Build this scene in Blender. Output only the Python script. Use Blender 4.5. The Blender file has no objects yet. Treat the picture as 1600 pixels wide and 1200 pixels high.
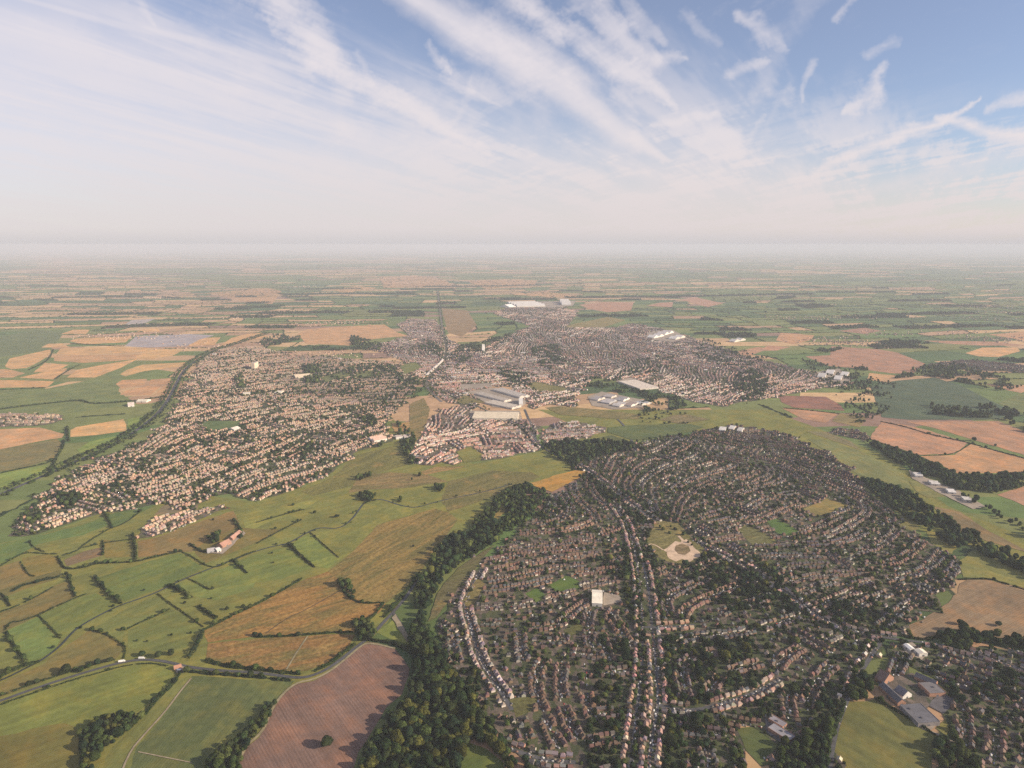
import bpy, bmesh, math, random
import numpy as np
from mathutils import Vector, Matrix

rng = np.random.default_rng(11)
random.seed(11)
S = bpy.context.scene
COL = S.collection

# ------------------------------------------------------------------ camera
H = 800.0                      # balloon height above the ground, metres
PITCH = math.radians(11.55)
LENS = 24.0
F = 1600 * LENS / 36.0         # focal length in photo pixels
cam_d = bpy.data.cameras.new('camera')
cam_d.lens = LENS; cam_d.sensor_width = 36.0
cam_d.clip_start = 1.0; cam_d.clip_end = 500000.0
cam = bpy.data.objects.new('camera', cam_d)
COL.objects.link(cam)
cam.location = (0, 0, H)
cam.rotation_euler = (math.pi / 2 - PITCH, 0, 0)
S.camera = cam
CP, SP = math.cos(PITCH), math.sin(PITCH)

def ray(px, py):
    x, y = (px - 800) / F, (600 - py) / F
    return np.array([x, y * SP + CP, y * CP - SP])

def G(px, py):
    """photo pixel -> metres on the ground"""
    d = ray(px, py)
    t = H / max(-d[2], 1e-4)
    return np.array([d[0] * t, d[1] * t])

def GP(pts):
    return np.array([G(x, y + (60 if y >= 1203 else 0)) for x, y in pts])     # the land goes on below the photo's foot

def project(P):
    """ground points (n,3) -> photo pixels, depth"""
    P = np.atleast_2d(P)
    x, y, z = P[:, 0], P[:, 1], P[:, 2] - H
    dep = y * CP - z * SP
    up = y * SP + z * CP
    return 800 + F * x / dep, 600 - F * up / dep, dep

# ------------------------------------------------------------------ render settings
S.view_settings.view_transform = 'Standard'
S.view_settings.look = 'None'
S.view_settings.exposure = 0.70
S.view_settings.gamma = 1.0
S.cycles.volume_bounces = 1
S.cycles.max_bounces = 6
S.cycles.diffuse_bounces = 3
S.cycles.use_denoising = False
S.cycles.denoiser = 'OPENIMAGEDENOISE'
S.cycles.denoising_prefilter = 'ACCURATE'

# ------------------------------------------------------------------ sun and sky
SUN_EL = math.radians(23.0)
SUN_AZ = math.radians(104.0)        # clockwise from +Y (straight ahead): to the right and a little behind
sd = Vector((math.sin(SUN_AZ) * math.cos(SUN_EL), math.cos(SUN_AZ) * math.cos(SUN_EL), math.sin(SUN_EL)))
sun_d = bpy.data.lights.new('sun', 'SUN')
sun_d.energy = 5.0; sun_d.angle = math.radians(0.5); sun_d.color = (1.0, 0.84, 0.64)
sun = bpy.data.objects.new('sun', sun_d)
COL.objects.link(sun)
sun.rotation_euler = sd.to_track_quat('Z', 'Y').to_euler()

class NT:
    """small helper for node trees"""
    def __init__(s, tree):
        s.t = tree; s.n = tree.nodes; s.l = tree.links
    def new(s, kind, **kw):
        n = s.n.new(kind)
        for k, v in kw.items(): setattr(n, k, v)
        return n
    def put(s, sock, v):
        if v is None: return
        if isinstance(v, bpy.types.NodeSocket): s.l.new(v, sock)
        else: sock.default_value = v
    def math(s, op, a, b=None, c=None, clamp=False):
        n = s.new('ShaderNodeMath', operation=op, use_clamp=clamp)
        for i, v in enumerate((a, b, c)): s.put(n.inputs[i], v)
        return n.outputs[0]
    def vec(s, op, a, b=None, scale=None):
        n = s.new('ShaderNodeVectorMath', operation=op)
        s.put(n.inputs[0], a)
        if b is not None: s.put(n.inputs[1], b)
        if scale is not None: s.put(n.inputs['Scale'], scale)
        return n.outputs['Value'] if op in ('DOT_PRODUCT', 'LENGTH') else n.outputs['Vector']
    def mix(s, fac, a, b, blend='MIX'):
        n = s.new('ShaderNodeMix', data_type='RGBA', blend_type=blend)
        s.put(n.inputs['Factor'], fac); s.put(n.inputs['A'], a); s.put(n.inputs['B'], b)
        for k in (6, 7): pass
        s.put(n.inputs[6], a); s.put(n.inputs[7], b); s.put(n.inputs[0], fac)
        return n.outputs[2]
    def rng(s, v, a, b, c=0.0, d=1.0, smooth=True):
        n = s.new('ShaderNodeMapRange', interpolation_type='SMOOTHSTEP' if smooth else 'LINEAR')
        s.put(n.inputs[0], v)
        for i, x in enumerate((a, b, c, d)): s.put(n.inputs[i + 1], x)
        return n.outputs[0]
    def noise(s, vec, scale, detail=4.0, rough=0.55, dist=0.0, out='Fac'):
        n = s.new('ShaderNodeTexNoise')
        s.put(n.inputs['Vector'], vec); s.put(n.inputs['Scale'], scale)
        s.put(n.inputs['Detail'], detail); s.put(n.inputs['Roughness'], rough); s.put(n.inputs['Distortion'], dist)
        return n.outputs[out]
    def sep(s, v):
        n = s.new('ShaderNodeSeparateXYZ'); s.put(n.inputs[0], v); return n.outputs
    def comb(s, x, y, z):
        n = s.new('ShaderNodeCombineXYZ')
        for i, v in enumerate((x, y, z)): s.put(n.inputs[i], v)
        return n.outputs[0]
    def mapping(s, v, rot=(0, 0, 0), scale=(1, 1, 1), loc=(0, 0, 0)):
        n = s.new('ShaderNodeMapping')
        s.put(n.inputs['Vector'], v)
        n.inputs['Rotation'].default_value = rot; n.inputs['Scale'].default_value = scale; n.inputs['Location'].default_value = loc
        return n.outputs[0]

def spectral(n, beta, seed, ax=1.0, ay=1.0, ang=0.0):
    """tileable cloudy noise, 0..1 with a flat histogram, stretched along ang"""
    r = np.random.default_rng(seed)
    k = np.fft.fftfreq(n) * n; kx, ky = np.meshgrid(k, k, indexing='ij')
    c, s = math.cos(ang), math.sin(ang)
    q = np.sqrt(((kx * c + ky * s) * ax) ** 2 + ((-kx * s + ky * c) * ay) ** 2); q[0, 0] = 1e9
    a = np.fft.ifft2(np.fft.fft2(r.normal(size=(n, n))) * np.maximum(q, 1.5) ** -beta).real
    a = (a - a.mean()) / a.std()
    return (1 / (1 + np.exp(-1.702 * a))).astype(np.float32)
def tile(a, x, y):
    n = a.shape[0]; x = np.mod(x, 1) * n; y = np.mod(y, 1) * n
    i = x.astype(int) % n; j = y.astype(int) % n; fx = x - np.floor(x); fy = y - np.floor(y); i2 = (i + 1) % n; j2 = (j + 1) % n
    return a[i, j] * (1 - fx) * (1 - fy) + a[i2, j] * fx * (1 - fy) + a[i, j2] * (1 - fx) * fy + a[i2, j2] * fx * fy
def sst(x, a, b):
    t = np.clip((x - a) / (b - a), 0, 1); return t * t * (3 - 2 * t)

U0, U1, V0, V1 = -1.3, 1.3, -.02, .68
def cirrus_map():
    """how much cirrus covers each direction of the sky ahead (u, v = slopes of the direction)"""
    W_, H_ = 2340, 630
    u, v = np.meshgrid(np.linspace(U0, U1, W_), np.linspace(V0, V1, H_))
    u = u.astype(np.float32); v = v.astype(np.float32)
    hz = np.maximum(v, 0) + .10
    lx, ly = u / hz, 1 / hz                                   # place on the cloud layer
    def uv(px, py):
        r = ray(px, py); return r[0] / r[1], r[2] / r[1]
    def lay(px, py):
        a, b = uv(px, py); return np.array([a / (b + .1), 1 / (b + .1)])
    d = lay(1000, 225) - lay(700, 30); A1 = math.atan2(d[1], d[0])
    nA = spectral(1024, 1.5, 1, 1.0, .14, A1)   # fibres along the main streak
    nB = spectral(1024, 1.4, 2, 1.0, .30, A1 + 1.0)          # feathers across it
    nC = spectral(1024, 1.7, 3); nD = spectral(1024, 1.35, 4)
    fib = tile(nA, lx / 7, ly / 7); fea = tile(nB, lx / 4.5, ly / 4.5); fin = (.5 * tile(nD, lx / 3.0, ly / 3.0) + .5 * tile(nD, u / .3, v / .3)); big = tile(nC, u / 1.6, v / 1.2 * .8)
    wu = (tile(nC, u / .7, v / .7) - .5) * .013; wv = (tile(nC, u / .7 + .37, v / .7 + .61) - .5) * .009
    wu2 = (tile(nD, u / .22, v / .22) - .5) * .006; wv2 = (tile(nD, u / .22 + .5, v / .22 + .2) - .5) * .005
    uw, vw = u + wu + wu2, v + wv + wv2
    def stroke(pts, w, warp=True):
        res = np.zeros_like(u); x, y = (uw, vw) if warp else (u, v)
        for p, q, wa, wb in zip(pts, pts[1:], w, w[1:]):
            a, b = uv(*p), uv(*q); bx, by = b[0] - a[0], b[1] - a[1]
            t = np.clip(((x - a[0]) * bx + (y - a[1]) * by) / (bx * bx + by * by), 0, 1)
            m = 1 - np.hypot(x - a[0] - bx * t, y - a[1] - by * t) / ((wa + (wb - wa) * t) / F)
            res = np.maximum(res, np.clip(m, 0, 1))
        return res
    out = np.zeros_like(u)
    def add(c):
        nonlocal out
        out = 1 - (1 - out) * (1 - np.clip(c, 0, 1))
    for pts, w, st, er in STROKES:
        m = stroke(pts, w)
        n = .42 * fib + .30 * fea + .28 * fin if er < .8 else .36 * fib + .18 * fea + .46 * fin
        n = np.clip((n - .5) * 1.5 + .5, 0, 1)
        q = np.clip(m * (1.0 + .45 * er) - er * .95 * (1 - n), 0, 1)
        add(st * q * np.clip(1.45 - .45 * q, 0, 1.25) * (.62 + .38 * n))
    for pts, w, st in TRAILS:
        add(st * sst(stroke(pts, w, False), 0, .8) * (.75 + .25 * fin))
    for pts, w, st in BANDS:
        add(st * sst(stroke(pts, w), 0, 1) * (.6 + .4 * fib))
    # the veil of cirrostratus: thick at the left and low down, ragged along its upper limit
    edge = .262 - .245 * u + (big - .5) * .10 + (fib - .5) * .05
    edge = np.where(u < -.25, np.minimum(edge, .385 + (u + .25) * .02), edge)
    veil = sst(edge - v, -.055, .17)
    add(veil * (.64 + .18 * fib + .16 * big) * (.88 + .12 * sst(-u, -.3, .6)))
    # low wisps ahead and to the right
    low = sst(.235 - v, 0, .16) * sst(u, -.5, .25)
    add(low * (.06 + .80 * sst(.6 * fea + .4 * fib + (.14 - v) * 1.2, .42, .80)))
    add(.16 * sst(.5 * fea + .5 * fin, .55, .95) * sst(u, .9, -.1) + .13)
    return out, W_, H_
STROKES = [   # photo pixels, half widths, strength, how ragged
 ([(590, -45), (640, -8), (720, 40), (810, 90), (900, 150), (970, 203), (1045, 252)], [30, 38, 44, 46, 40, 26, 8], 1.0, .16),
 ([(780, -30), (860, 35), (940, 98), (1000, 130), (1060, 168)], [26, 30, 32, 26, 10], .78, .95),
 ([(880, -25), (950, 40), (1000, 100)], [30, 32, 16], .42, 1.25), ([(920, -20), (960, 50), (1030, 100)], [26, 34, 16], .4, 1.3), ([(960, 150), (990, 190), (1005, 235)], [24, 24, 10], .5, 1.0),
 ([(1010, 110), (1040, 98), (1078, 86)], [22, 18, 8], .62, .8), ([(980, 10), (1010, 55), (1040, 75)], [20, 20, 10], .4, 1.2),
 ([(410, -30), (470, 35), (500, 85), (560, 120), (630, 162), (700, 205), (760, 235)], [50, 58, 52, 36, 26, 20, 8], .82, .85),
 ([(500, 60), (530, 110), (540, 150)], [30, 36, 24], .5, .9), ([(560, 80), (585, 125)], [16, 16], .5, .9), ([(666, 66), (684, 92), (700, 112)], [12, 20, 8], .72, .6), ([(700, 110), (760, 145), (800, 165)], [30, 34, 14], .42, 1.1),
 ([(1265, 275), (1300, 255), (1340, 234), (1400, 209), (1470, 185), (1530, 155)], [6, 14, 16, 13, 9, 3], 1.0, .12),
 ([(1455, 179), (1530, 199), (1620, 214), (1700, 220)], [6, 14, 15, 15], 1.0, .12), ([(1540, 172), (1600, 160), (1680, 150)], [8, 18, 18], .62, .6),
 ([(1325, 172), (1345, 160), (1362, 138), (1384, 98)], [8, 24, 32, 14], .72, 1.0), ([(1160, 22), (1190, 38), (1215, 55), (1236, 80)], [14, 30, 32, 16], .58, 1.15),
 ([(1148, 112), (1165, 106), (1205, 96)], [20, 24, 10], .55, 1.0), ([(1254, 155), (1257, 130), (1274, 98)], [4, 9, 12], .5, .7), ([(1308, 32), (1350, -25)], [10, 20], .6, .9),
 ([(1020, 198), (1060, 190), (1120, 178)], [4, 10, 9], .62, .6), ([(1105, 212), (1150, 205)], [20, 18], .6, .8), ([(1100, 260), (1175, 215), (1200, 175)], [18, 14, 5], .5, .9),
 ([(1140, 254), (1225, 245), (1310, 232)], [3, 5, 3], .6, .3), ([(1340, 305), (1480, 262), (1660, 220)], [18, 30, 32], .5, .8), ([(1180, 160), (1235, 60), (1290, -30)], [30, 44, 40], .26, 1.0),
 ([(1070, 25), (1130, 60)], [18, 14], .3, 1.1), ([(1355, 80), (1400, 60)], [12, 14], .42, .9), ([(195, -25), (222, 15), (245, 45)], [9, 11, 4], .42, .4), ([(1040, 300), (1100, 285), (1180, 290)], [14, 22, 14], .35, .8),
 ([(1235, 140), (1200, 190), (1180, 240)], [12, 15, 8], .3, 1.0), ([(1300, 225), (1360, 205)], [6, 4], .35, .6), ([(820, 140), (860, 200), (950, 260)], [34, 36, 22], .3, 1.1), ([(700, 190), (730, 150), (740, 120)], [8, 12, 4], .3, .8)]
TRAILS = [([(640, -10), (720, 40), (810, 92), (900, 152), (970, 204), (1045, 252)], [16, 22, 26, 26, 18, 5], .55), ([(20, -6), (180, 38), (300, 62), (400, 90), (484, 113)], [4, 7, 8, 8, 5], .42), ([(620, 155), (690, 200), (760, 240)], [4, 6, 4], .2)]
BANDS = [([(-80, 28), (150, 72), (300, 105), (420, 140), (540, 190)], [40, 46, 48, 40, 28], .62), ([(-80, 130), (200, 200), (520, 270)], [46, 60, 40], .34),
         ([(-40, -20), (100, 10), (300, 56), (480, 104)], [60, 44, 36, 26], .34), ([(900, 330), (1250, 300), (1650, 270)], [30, 40, 36], .25)]

def build_world():
    w = bpy.data.worlds.new('World'); S.world = w; w.use_nodes = True
    T = NT(w.node_tree); T.n.clear()
    out = T.new('ShaderNodeOutputWorld'); bg = T.new('ShaderNodeBackground')
    bg.inputs['Strength'].default_value = 0.072
    T.l.new(bg.outputs[0], out.inputs[0])
    sky = T.new('ShaderNodeTexSky', sky_type='NISHITA', sun_disc=False)
    sky.sun_elevation = SUN_EL; sky.sun_rotation = SUN_AZ
    sky.altitude = 800.0; sky.air_density = 1.0; sky.dust_density = 0.6; sky.ozone_density = 1.6
    cov, W_, H_ = cirrus_map()
    img = bpy.data.images.new('cirrus_cover', W_, H_, alpha=False, float_buffer=True)
    img.colorspace_settings.name = 'Non-Color'
    px = np.ones((H_, W_, 4), np.float32); px[..., :3] = cov[..., None]
    img.pixels.foreach_set(px.ravel()); img.update(); img.pack()
    d = T.new('ShaderNodeTexCoord').outputs['Generated']
    dx, dy, dz = T.sep(d)
    dys = T.math('MAXIMUM', dy, 0.08)
    u = T.math('DIVIDE', dx, dys); v = T.math('DIVIDE', dz, dys)
    tex = T.new('ShaderNodeTexImage', extension='EXTEND', interpolation='Cubic'); tex.image = img
    T.l.new(T.comb(T.rng(u, U0, U1, 0, 1, False), T.rng(v, V0, V1, 0, 1, False), 0.0), tex.inputs['Vector'])
    cover = T.mix(T.rng(dy, .1, .5), (.35, .35, .35, 1), tex.outputs['Color'])
    blue = T.mix(1.0, sky.outputs[0], SKY_TINT, 'MULTIPLY')
    cloudcol = T.mix(T.rng(v, 0.0, 0.34), CLOUD_LOW, CLOUD_HIGH)
    c = T.mix(cover, blue, cloudcol)
    hz = T.rng(v, -0.06, 0.16, 1.0, 0.0)
    c = T.mix(T.math('MULTIPLY', hz, .90), c, T.mix(T.rng(u, -.6, .8), HORIZON_L, HORIZON_R))
    c = T.mix(T.rng(v, -0.004, 0.026, 1.0, 0.0), c, T.mix(T.rng(u, -.6, .8), RIM_L, RIM_R))
    T.l.new(c, bg.inputs['Color'])
RIM_L = (5.5, 5.25, 5.3, 1); RIM_R = (5.3, 5.1, 5.2, 1)       # dusty air lying on the horizon
SKY_TINT = (1.06, 1.02, 1.13, 1)
CLOUD_LOW = (6.8, 6.25, 6.3, 1); CLOUD_HIGH = (7.1, 6.6, 6.85, 1)
HORIZON_L = (6.0, 5.6, 5.65, 1); HORIZON_R = (6.2, 5.5, 5.3, 1)
build_world()

# ------------------------------------------------------------------ materials
def new_mat(name):
    m = bpy.data.materials.new(name); m.use_nodes = True
    T = NT(m.node_tree); T.n.clear()
    out = T.new('ShaderNodeOutputMaterial')
    b = T.new('ShaderNodeBsdfPrincipled'); b.inputs['Roughness'].default_value = 0.9
    b.inputs['Specular IOR Level'].default_value = 0.15
    T.l.new(b.outputs[0], out.inputs[0])
    return m, T, b, out

def mat_countryside():
    m, T, b, _ = new_mat('countryside')
    pos = T.new('ShaderNodeNewGeometry').outputs['Position']
    wv = T.vec('SUBTRACT', T.noise(pos, 1 / 900.0, 3, .5, out='Color'), (.5, .5, .5))
    p = T.vec('ADD', pos, T.vec('SCALE', wv, scale=420.0))
    p = T.mapping(p, rot=(0, 0, .35), scale=(1.0, 1.45, 1.0))
    def vor(feat, sc):
        n = T.new('ShaderNodeTexVoronoi', voronoi_dimensions='2D', feature=feat)
        T.put(n.inputs['Vector'], p); n.inputs['Scale'].default_value = sc; n.inputs['Randomness'].default_value = .85
        return n
    f1 = vor('F1', 1 / 250.0); ed = vor('DISTANCE_TO_EDGE', 1 / 250.0)
    r1, r2, r3 = T.sep(f1.outputs['Color'])
    big = T.noise(pos, 1 / 5200.0, 3, .55)
    side = T.rng(T.sep(pos)[0], -9000.0, 9000.0, .10, -.14)
    wheat_p = T.math('ADD', T.rng(big, .32, .66, .04, .85), side)
    green = T.mix(r2, (.075, .120, .035, 1), (.17, .175, .055, 1))
    green = T.mix(T.math('GREATER_THAN', r3, .72), green, (.05, .085, .03, 1))
    gold = T.mix(r2, (.56, .37, .19, 1), (.36, .21, .13, 1))
    c = T.mix(T.math('LESS_THAN', r1, wheat_p), green, gold)
    c = T.mix(T.rng(T.noise(pos, 1 / 90.0, 4, .6), .3, .7, 0, .35), c, (.09, .10, .04, 1))
    # hedges and copses
    c = T.mix(T.rng(T.math('ADD', ed.outputs['Distance'], T.math('MULTIPLY', T.noise(pos, 1 / 60.0, 2), .05)), .030, .062, 1.0, 0.0), c, (.030, .045, .020, 1))
    wood = T.rng(T.noise(pos, 1 / 1500.0, 5, .62), .57, .60)
    c = T.mix(wood, c, T.mix(T.noise(pos, 1 / 25.0, 2), (.02, .035, .015, 1), (.05, .07, .03, 1)))
    # far villages: pale roofs among gardens
    vil = T.math('MULTIPLY', T.rng(T.noise(T.vec('ADD', pos, (9000.0, 500.0, 0)), 1 / 2600.0, 3, .5), .62, .66), T.rng(T.noise(pos, 1 / 22.0, 2, .7), .5, .56))
    c = T.mix(T.math('MULTIPLY', vil, .85), c, (.46, .33, .27, 1))
    T.l.new(c, b.inputs['Base Color'])
    return m

def mat_field():
    """one crop or pasture; its colour is the object's own, its rows run along local x; alpha = strength of the rows"""
    m, T, b, _ = new_mat('field')
    oi = T.new('ShaderNodeObjectInfo')
    tc = T.new('ShaderNodeTexCoord').outputs['Object']
    base = oi.outputs['Color']; amt = oi.outputs['Alpha']
    off = T.vec('ADD', tc, T.vec('SCALE', T.comb(oi.outputs['Random'], oi.outputs['Random'], 0), scale=900.0))
    n1 = T.noise(off, 1 / 110.0, 4, .6); n2 = T.noise(off, 1 / 14.0, 4, .65)
    st = T.noise(T.mapping(off, scale=(1 / 260.0, 1 / 16.0, 1)), 1.0, 3, .6)
    f = T.math('MULTIPLY', T.rng(n1, .25, .75, .74, 1.26, False), T.rng(n2, .25, .75, .80, 1.2, False))
    f = T.math('MULTIPLY', f, T.rng(st, .3, .7, .84, 1.16, False))
    y = T.sep(T.vec('ADD', tc, T.vec('SCALE', T.vec('SUBTRACT', T.noise(tc, 1 / 60.0, 2, out='Color'), (.5, .5, .5)), scale=3.0)))[1]
    row = T.math('SINE', T.math('MULTIPLY', y, 2 * math.pi / 5.2))
    tram = T.rng(T.math('ABSOLUTE', T.math('SINE', T.math('MULTIPLY', y, math.pi / 24.0))), 0.0, .10, 1.0, 0.0)
    rows = T.math('ADD', T.math('MULTIPLY', row, .30), T.math('MULTIPLY', tram, -.28))
    amt = T.math('MULTIPLY', amt, T.rng(T.noise(off, 1 / 70.0, 4, .6), .3, .62, .15, 1.25, False))
    f = T.math('MULTIPLY', f, T.math('MULTIPLY_ADD', rows, amt, 1.0))
    c = T.mix(1.0, base, T.comb(f, f, f), 'MULTIPLY')
    warm = T.mix(1.0, c, (1.22, .98, .78, 1), 'MULTIPLY')
    c = T.mix(T.rng(T.noise(off, 1 / 55.0, 5, .65), .42, .66, 0, .8), c, warm)
    T.l.new(c, b.inputs['Base Color'])
    return m

def mat_rough():
    """rough grass and scrub: straw, bracken orange and green tangled together"""
    m, T, b, _ = new_mat('rough_grass')
    oi = T.new('ShaderNodeObjectInfo')
    tc = T.new('ShaderNodeTexCoord').outputs['Object']
    off = T.vec('ADD', tc, T.vec('SCALE', T.comb(oi.outputs['Random'], oi.outputs['Random'], 0), scale=900.0))
    n1 = T.noise(T.mapping(off, scale=(1 / 150.0, 1 / 40.0, 1)), 1.0, 6, .68, .6)
    n2 = T.noise(off, 1 / 9.0, 5, .72)
    n3 = T.noise(off, 1 / 70.0, 4, .6)
    c = T.mix(T.rng(n1, .40, .62, 0, .75), oi.outputs['Color'], (.105, .105, .034, 1))
    c = T.mix(T.rng(n3, .55, .72, 0, .6), c, (.30, .185, .06, 1))
    f = T.rng(n2, .3, .7, .52, 1.5, False)
    n4 = T.noise(T.mapping(off, rot=(0, 0, .9), scale=(1 / 190.0, 1 / 11.0, 1)), 1.0, 5, .65, .4)
    f = T.math('MULTIPLY', f, T.rng(n4, .3, .7, .74, 1.28, False))
    c = T.mix(1.0, c, T.comb(f, f, f), 'MULTIPLY')
    T.l.new(c, b.inputs['Base Color'])
    return m

def mat_garden():
    m, T, b, _ = new_mat('garden_plots')
    pos = T.new('ShaderNodeNewGeometry').outputs['Position']
    n = T.new('ShaderNodeTexVoronoi', voronoi_dimensions='2D', feature='F1')
    T.put(n.inputs['Vector'], T.mapping(pos, rot=(0, 0, .6), scale=(1, .6, 1))); n.inputs['Scale'].default_value = 1 / 9.0
    r1, r2, r3 = T.sep(n.outputs['Color'])
    c = T.mix(r2, (.035, .055, .02, 1), (.115, .13, .045, 1))
    oi = T.new('ShaderNodeObjectInfo')
    pave = T.mix(r3, (.085, .07, .06, 1), (.25, .185, .145, 1))
    c = T.mix(T.math('LESS_THAN', r1, oi.outputs['Alpha']), c, pave)
    c = T.mix(T.rng(T.noise(pos, 1 / 5.0, 3, .7), .35, .65, 0, .6), c, (.045, .05, .028, 1))
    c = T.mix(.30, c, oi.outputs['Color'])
    T.l.new(c, b.inputs['Base Color'])
    return m

def mat_plain(name, col, var=.25, scale=8.0, rough=.9):
    m, T, b, _ = new_mat(name)
    pos = T.new('ShaderNodeNewGeometry').outputs['Position']
    f = T.math('MULTIPLY', T.rng(T.noise(pos, 1 / scale, 4, .65), .28, .72, 1 - var, 1 + var, False), T.rng(T.noise(pos, 1 / (scale * 11), 3, .6), .28, .72, 1 - var, 1 + var, False))
    c = T.mix(1.0, (*col, 1), T.comb(f, f, f), 'MULTIPLY')
    T.l.new(c, b.inputs['Base Color'])
    b.inputs['Roughness'].default_value = rough
    return m

def mat_leaf():
    m, T, b, out = new_mat('foliage')
    at = T.new('ShaderNodeAttribute', attribute_name='Col').outputs['Color']
    oi = T.new('ShaderNodeObjectInfo')
    c = T.mix(1.0, at, oi.outputs['Color'], 'MULTIPLY')
    di = T.new('ShaderNodeBsdfDiffuse'); tr = T.new('ShaderNodeBsdfTranslucent'); mx = T.new('ShaderNodeMixShader')
    T.l.new(c, di.inputs[0]); T.l.new(c, tr.inputs[0]); mx.inputs[0].default_value = .22
    T.l.new(di.outputs[0], mx.inputs[1]); T.l.new(tr.outputs[0], mx.inputs[2]); T.l.new(mx.outputs[0], out.inputs[0])
    return m

def mat_build():
    """brick, render, tiles and sheet roofs: colour from the mesh and the object, weathered by noise"""
    m, T, b, _ = new_mat('masonry_and_tiles')
    at = T.new('ShaderNodeAttribute', attribute_name='Col').outputs['Color']
    oi = T.new('ShaderNodeObjectInfo')
    pos = T.new('ShaderNodeNewGeometry').outputs['Position']
    f = T.math('MULTIPLY', T.rng(T.noise(pos, 1 / 1.6, 4, .7), .28, .72, .82, 1.18, False), T.rng(T.noise(pos, 1 / 14.0, 3, .6), .28, .72, .82, 1.18, False))
    c = T.mix(1.0, T.mix(1.0, at, oi.outputs['Color'], 'MULTIPLY'), T.comb(f, f, f), 'MULTIPLY')
    T.l.new(c, b.inputs['Base Color'])
    b.inputs['Roughness'].default_value = .75; b.inputs['Specular IOR Level'].default_value = .25
    return m

def mat_water():
    m, T, b, _ = new_mat('stream_water')
    b.inputs['Base Color'].default_value = (.03, .035, .025, 1); b.inputs['Roughness'].default_value = .25
    b.inputs['Specular IOR Level'].default_value = .35
    return m

M = dict(country=mat_countryside(), field=mat_field(), rough=mat_rough(), garden=mat_garden(), leaf=mat_leaf(), build=mat_build(), water=mat_water(),
         asphalt=mat_plain('asphalt', (.085, .085, .09)), street=mat_plain('street_asphalt', (.085, .082, .085)), track=mat_plain('earth_track', (.27, .22, .15)),
         concrete=mat_plain('concrete_yard', (.30, .25, .20), .2, 14), court=mat_plain('court_tarmac', (.115, .108, .115), .2, 14),
         ballast=mat_plain('rail_ballast', (.16, .14, .13), .2, 10), bark=mat_plain('bark', (.09, .07, .05), .3, 1.0),
         sand=mat_plain('bare_sand', (.50, .37, .26), .3, 18), verge=mat_plain('field_margin', (.26, .22, .13), .3, 12))

# ------------------------------------------------------------------ mesh helpers
def tri_mesh(name, V, Fc, col=None, mat=None, smooth=False):
    V = np.asarray(V, np.float32).reshape(-1, 3); Fc = np.asarray(Fc, np.int32).reshape(-1, 3)
    me = bpy.data.meshes.new(name)
    me.vertices.add(len(V)); me.vertices.foreach_set('co', V.ravel())
    me.loops.add(len(Fc) * 3); me.loops.foreach_set('vertex_index', Fc.ravel())
    me.polygons.add(len(Fc)); me.polygons.foreach_set('loop_start', np.arange(0, len(Fc) * 3, 3, dtype=np.int32))
    me.update(calc_edges=True)
    if col is not None:
        a = me.attributes.new('Col', 'FLOAT_COLOR', 'POINT')
        c4 = np.ones((len(V), 4), np.float32); c4[:, :3] = col
        a.data.foreach_set('color', c4.ravel())
    if mat: me.materials.append(mat)
    return me

def link(name, me, parent=None, loc=None, rot=None, color=None):
    o = bpy.data.objects.new(name, me)
    if parent: o.parent = parent
    if loc is not None: o.location = loc
    if rot is not None: o.rotation_euler = (0, 0, rot)
    if color is not None: o.color = color
    COL.objects.link(o)
    return o

def tag(o, label=None, cat=None, group=None, kind=None):
    if label: o['label'] = label
    if cat: o['category'] = cat
    if group: o['group'] = group
    if kind: o['kind'] = kind
    return o

def empty(name, loc, rot=0.0):
    o = bpy.data.objects.new(name, None); o.location = loc; o.rotation_euler = (0, 0, rot)
    o.empty_display_size = 2
    COL.objects.link(o); return o

class MB:
    """collects coloured triangles"""
    def __init__(s): s.v = []; s.f = []; s.c = []
    def poly(s, pts, col):
        n = len(s.v); s.v += [tuple(p) for p in pts]; s.c += [col] * len(pts)
        for i in range(1, len(pts) - 1): s.f.append((n, n + i, n + i + 1))
    def box(s, x0, x1, y0, y1, z0, z1, col, top=None):
        a, b, c, d = (x0, y0), (x1, y0), (x1, y1), (x0, y1)
        for p, q in ((a, b), (b, c), (c, d), (d, a)):
            s.poly([(*p, z0), (*q, z0), (*q, z1), (*p, z1)], col)
        s.poly([(*a, z1), (*b, z1), (*c, z1), (*d, z1)], top or col)
    def build(s, name, mat): return tri_mesh(name, s.v, s.f, np.array(s.c, np.float32), mat)
    def arrays(s): return np.array(s.v, np.float32), np.array(s.f, np.int32), np.array(s.c, np.float32)

def densify(P, step, jit, closed=True):
    """adds points along the outline of a polygon and lets them wander a little"""
    out = []
    n = len(P)
    for i in range(n if closed else n - 1):
        a, b = P[i], P[(i + 1) % n]
        L = np.linalg.norm(b - a); k = int(min(60, max(1, L / step)))
        nrm = np.array([-(b - a)[1], (b - a)[0]]) / max(L, 1e-6)
        for j in range(k):
            t = j / k
            out.append(a + (b - a) * t + nrm * rng.normal(0, jit) * (0 if j == 0 else 1))
    if not closed: out.append(P[-1])
    return np.array(out)

def smooth_line(P, it=2):
    P = np.asarray(P, float)
    for _ in range(it):
        Q = [P[0]]
        for a, b in zip(P, P[1:]):
            Q += [a * .75 + b * .25, a * .25 + b * .75]
        Q.append(P[-1]); P = np.array(Q)
    return P

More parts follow.
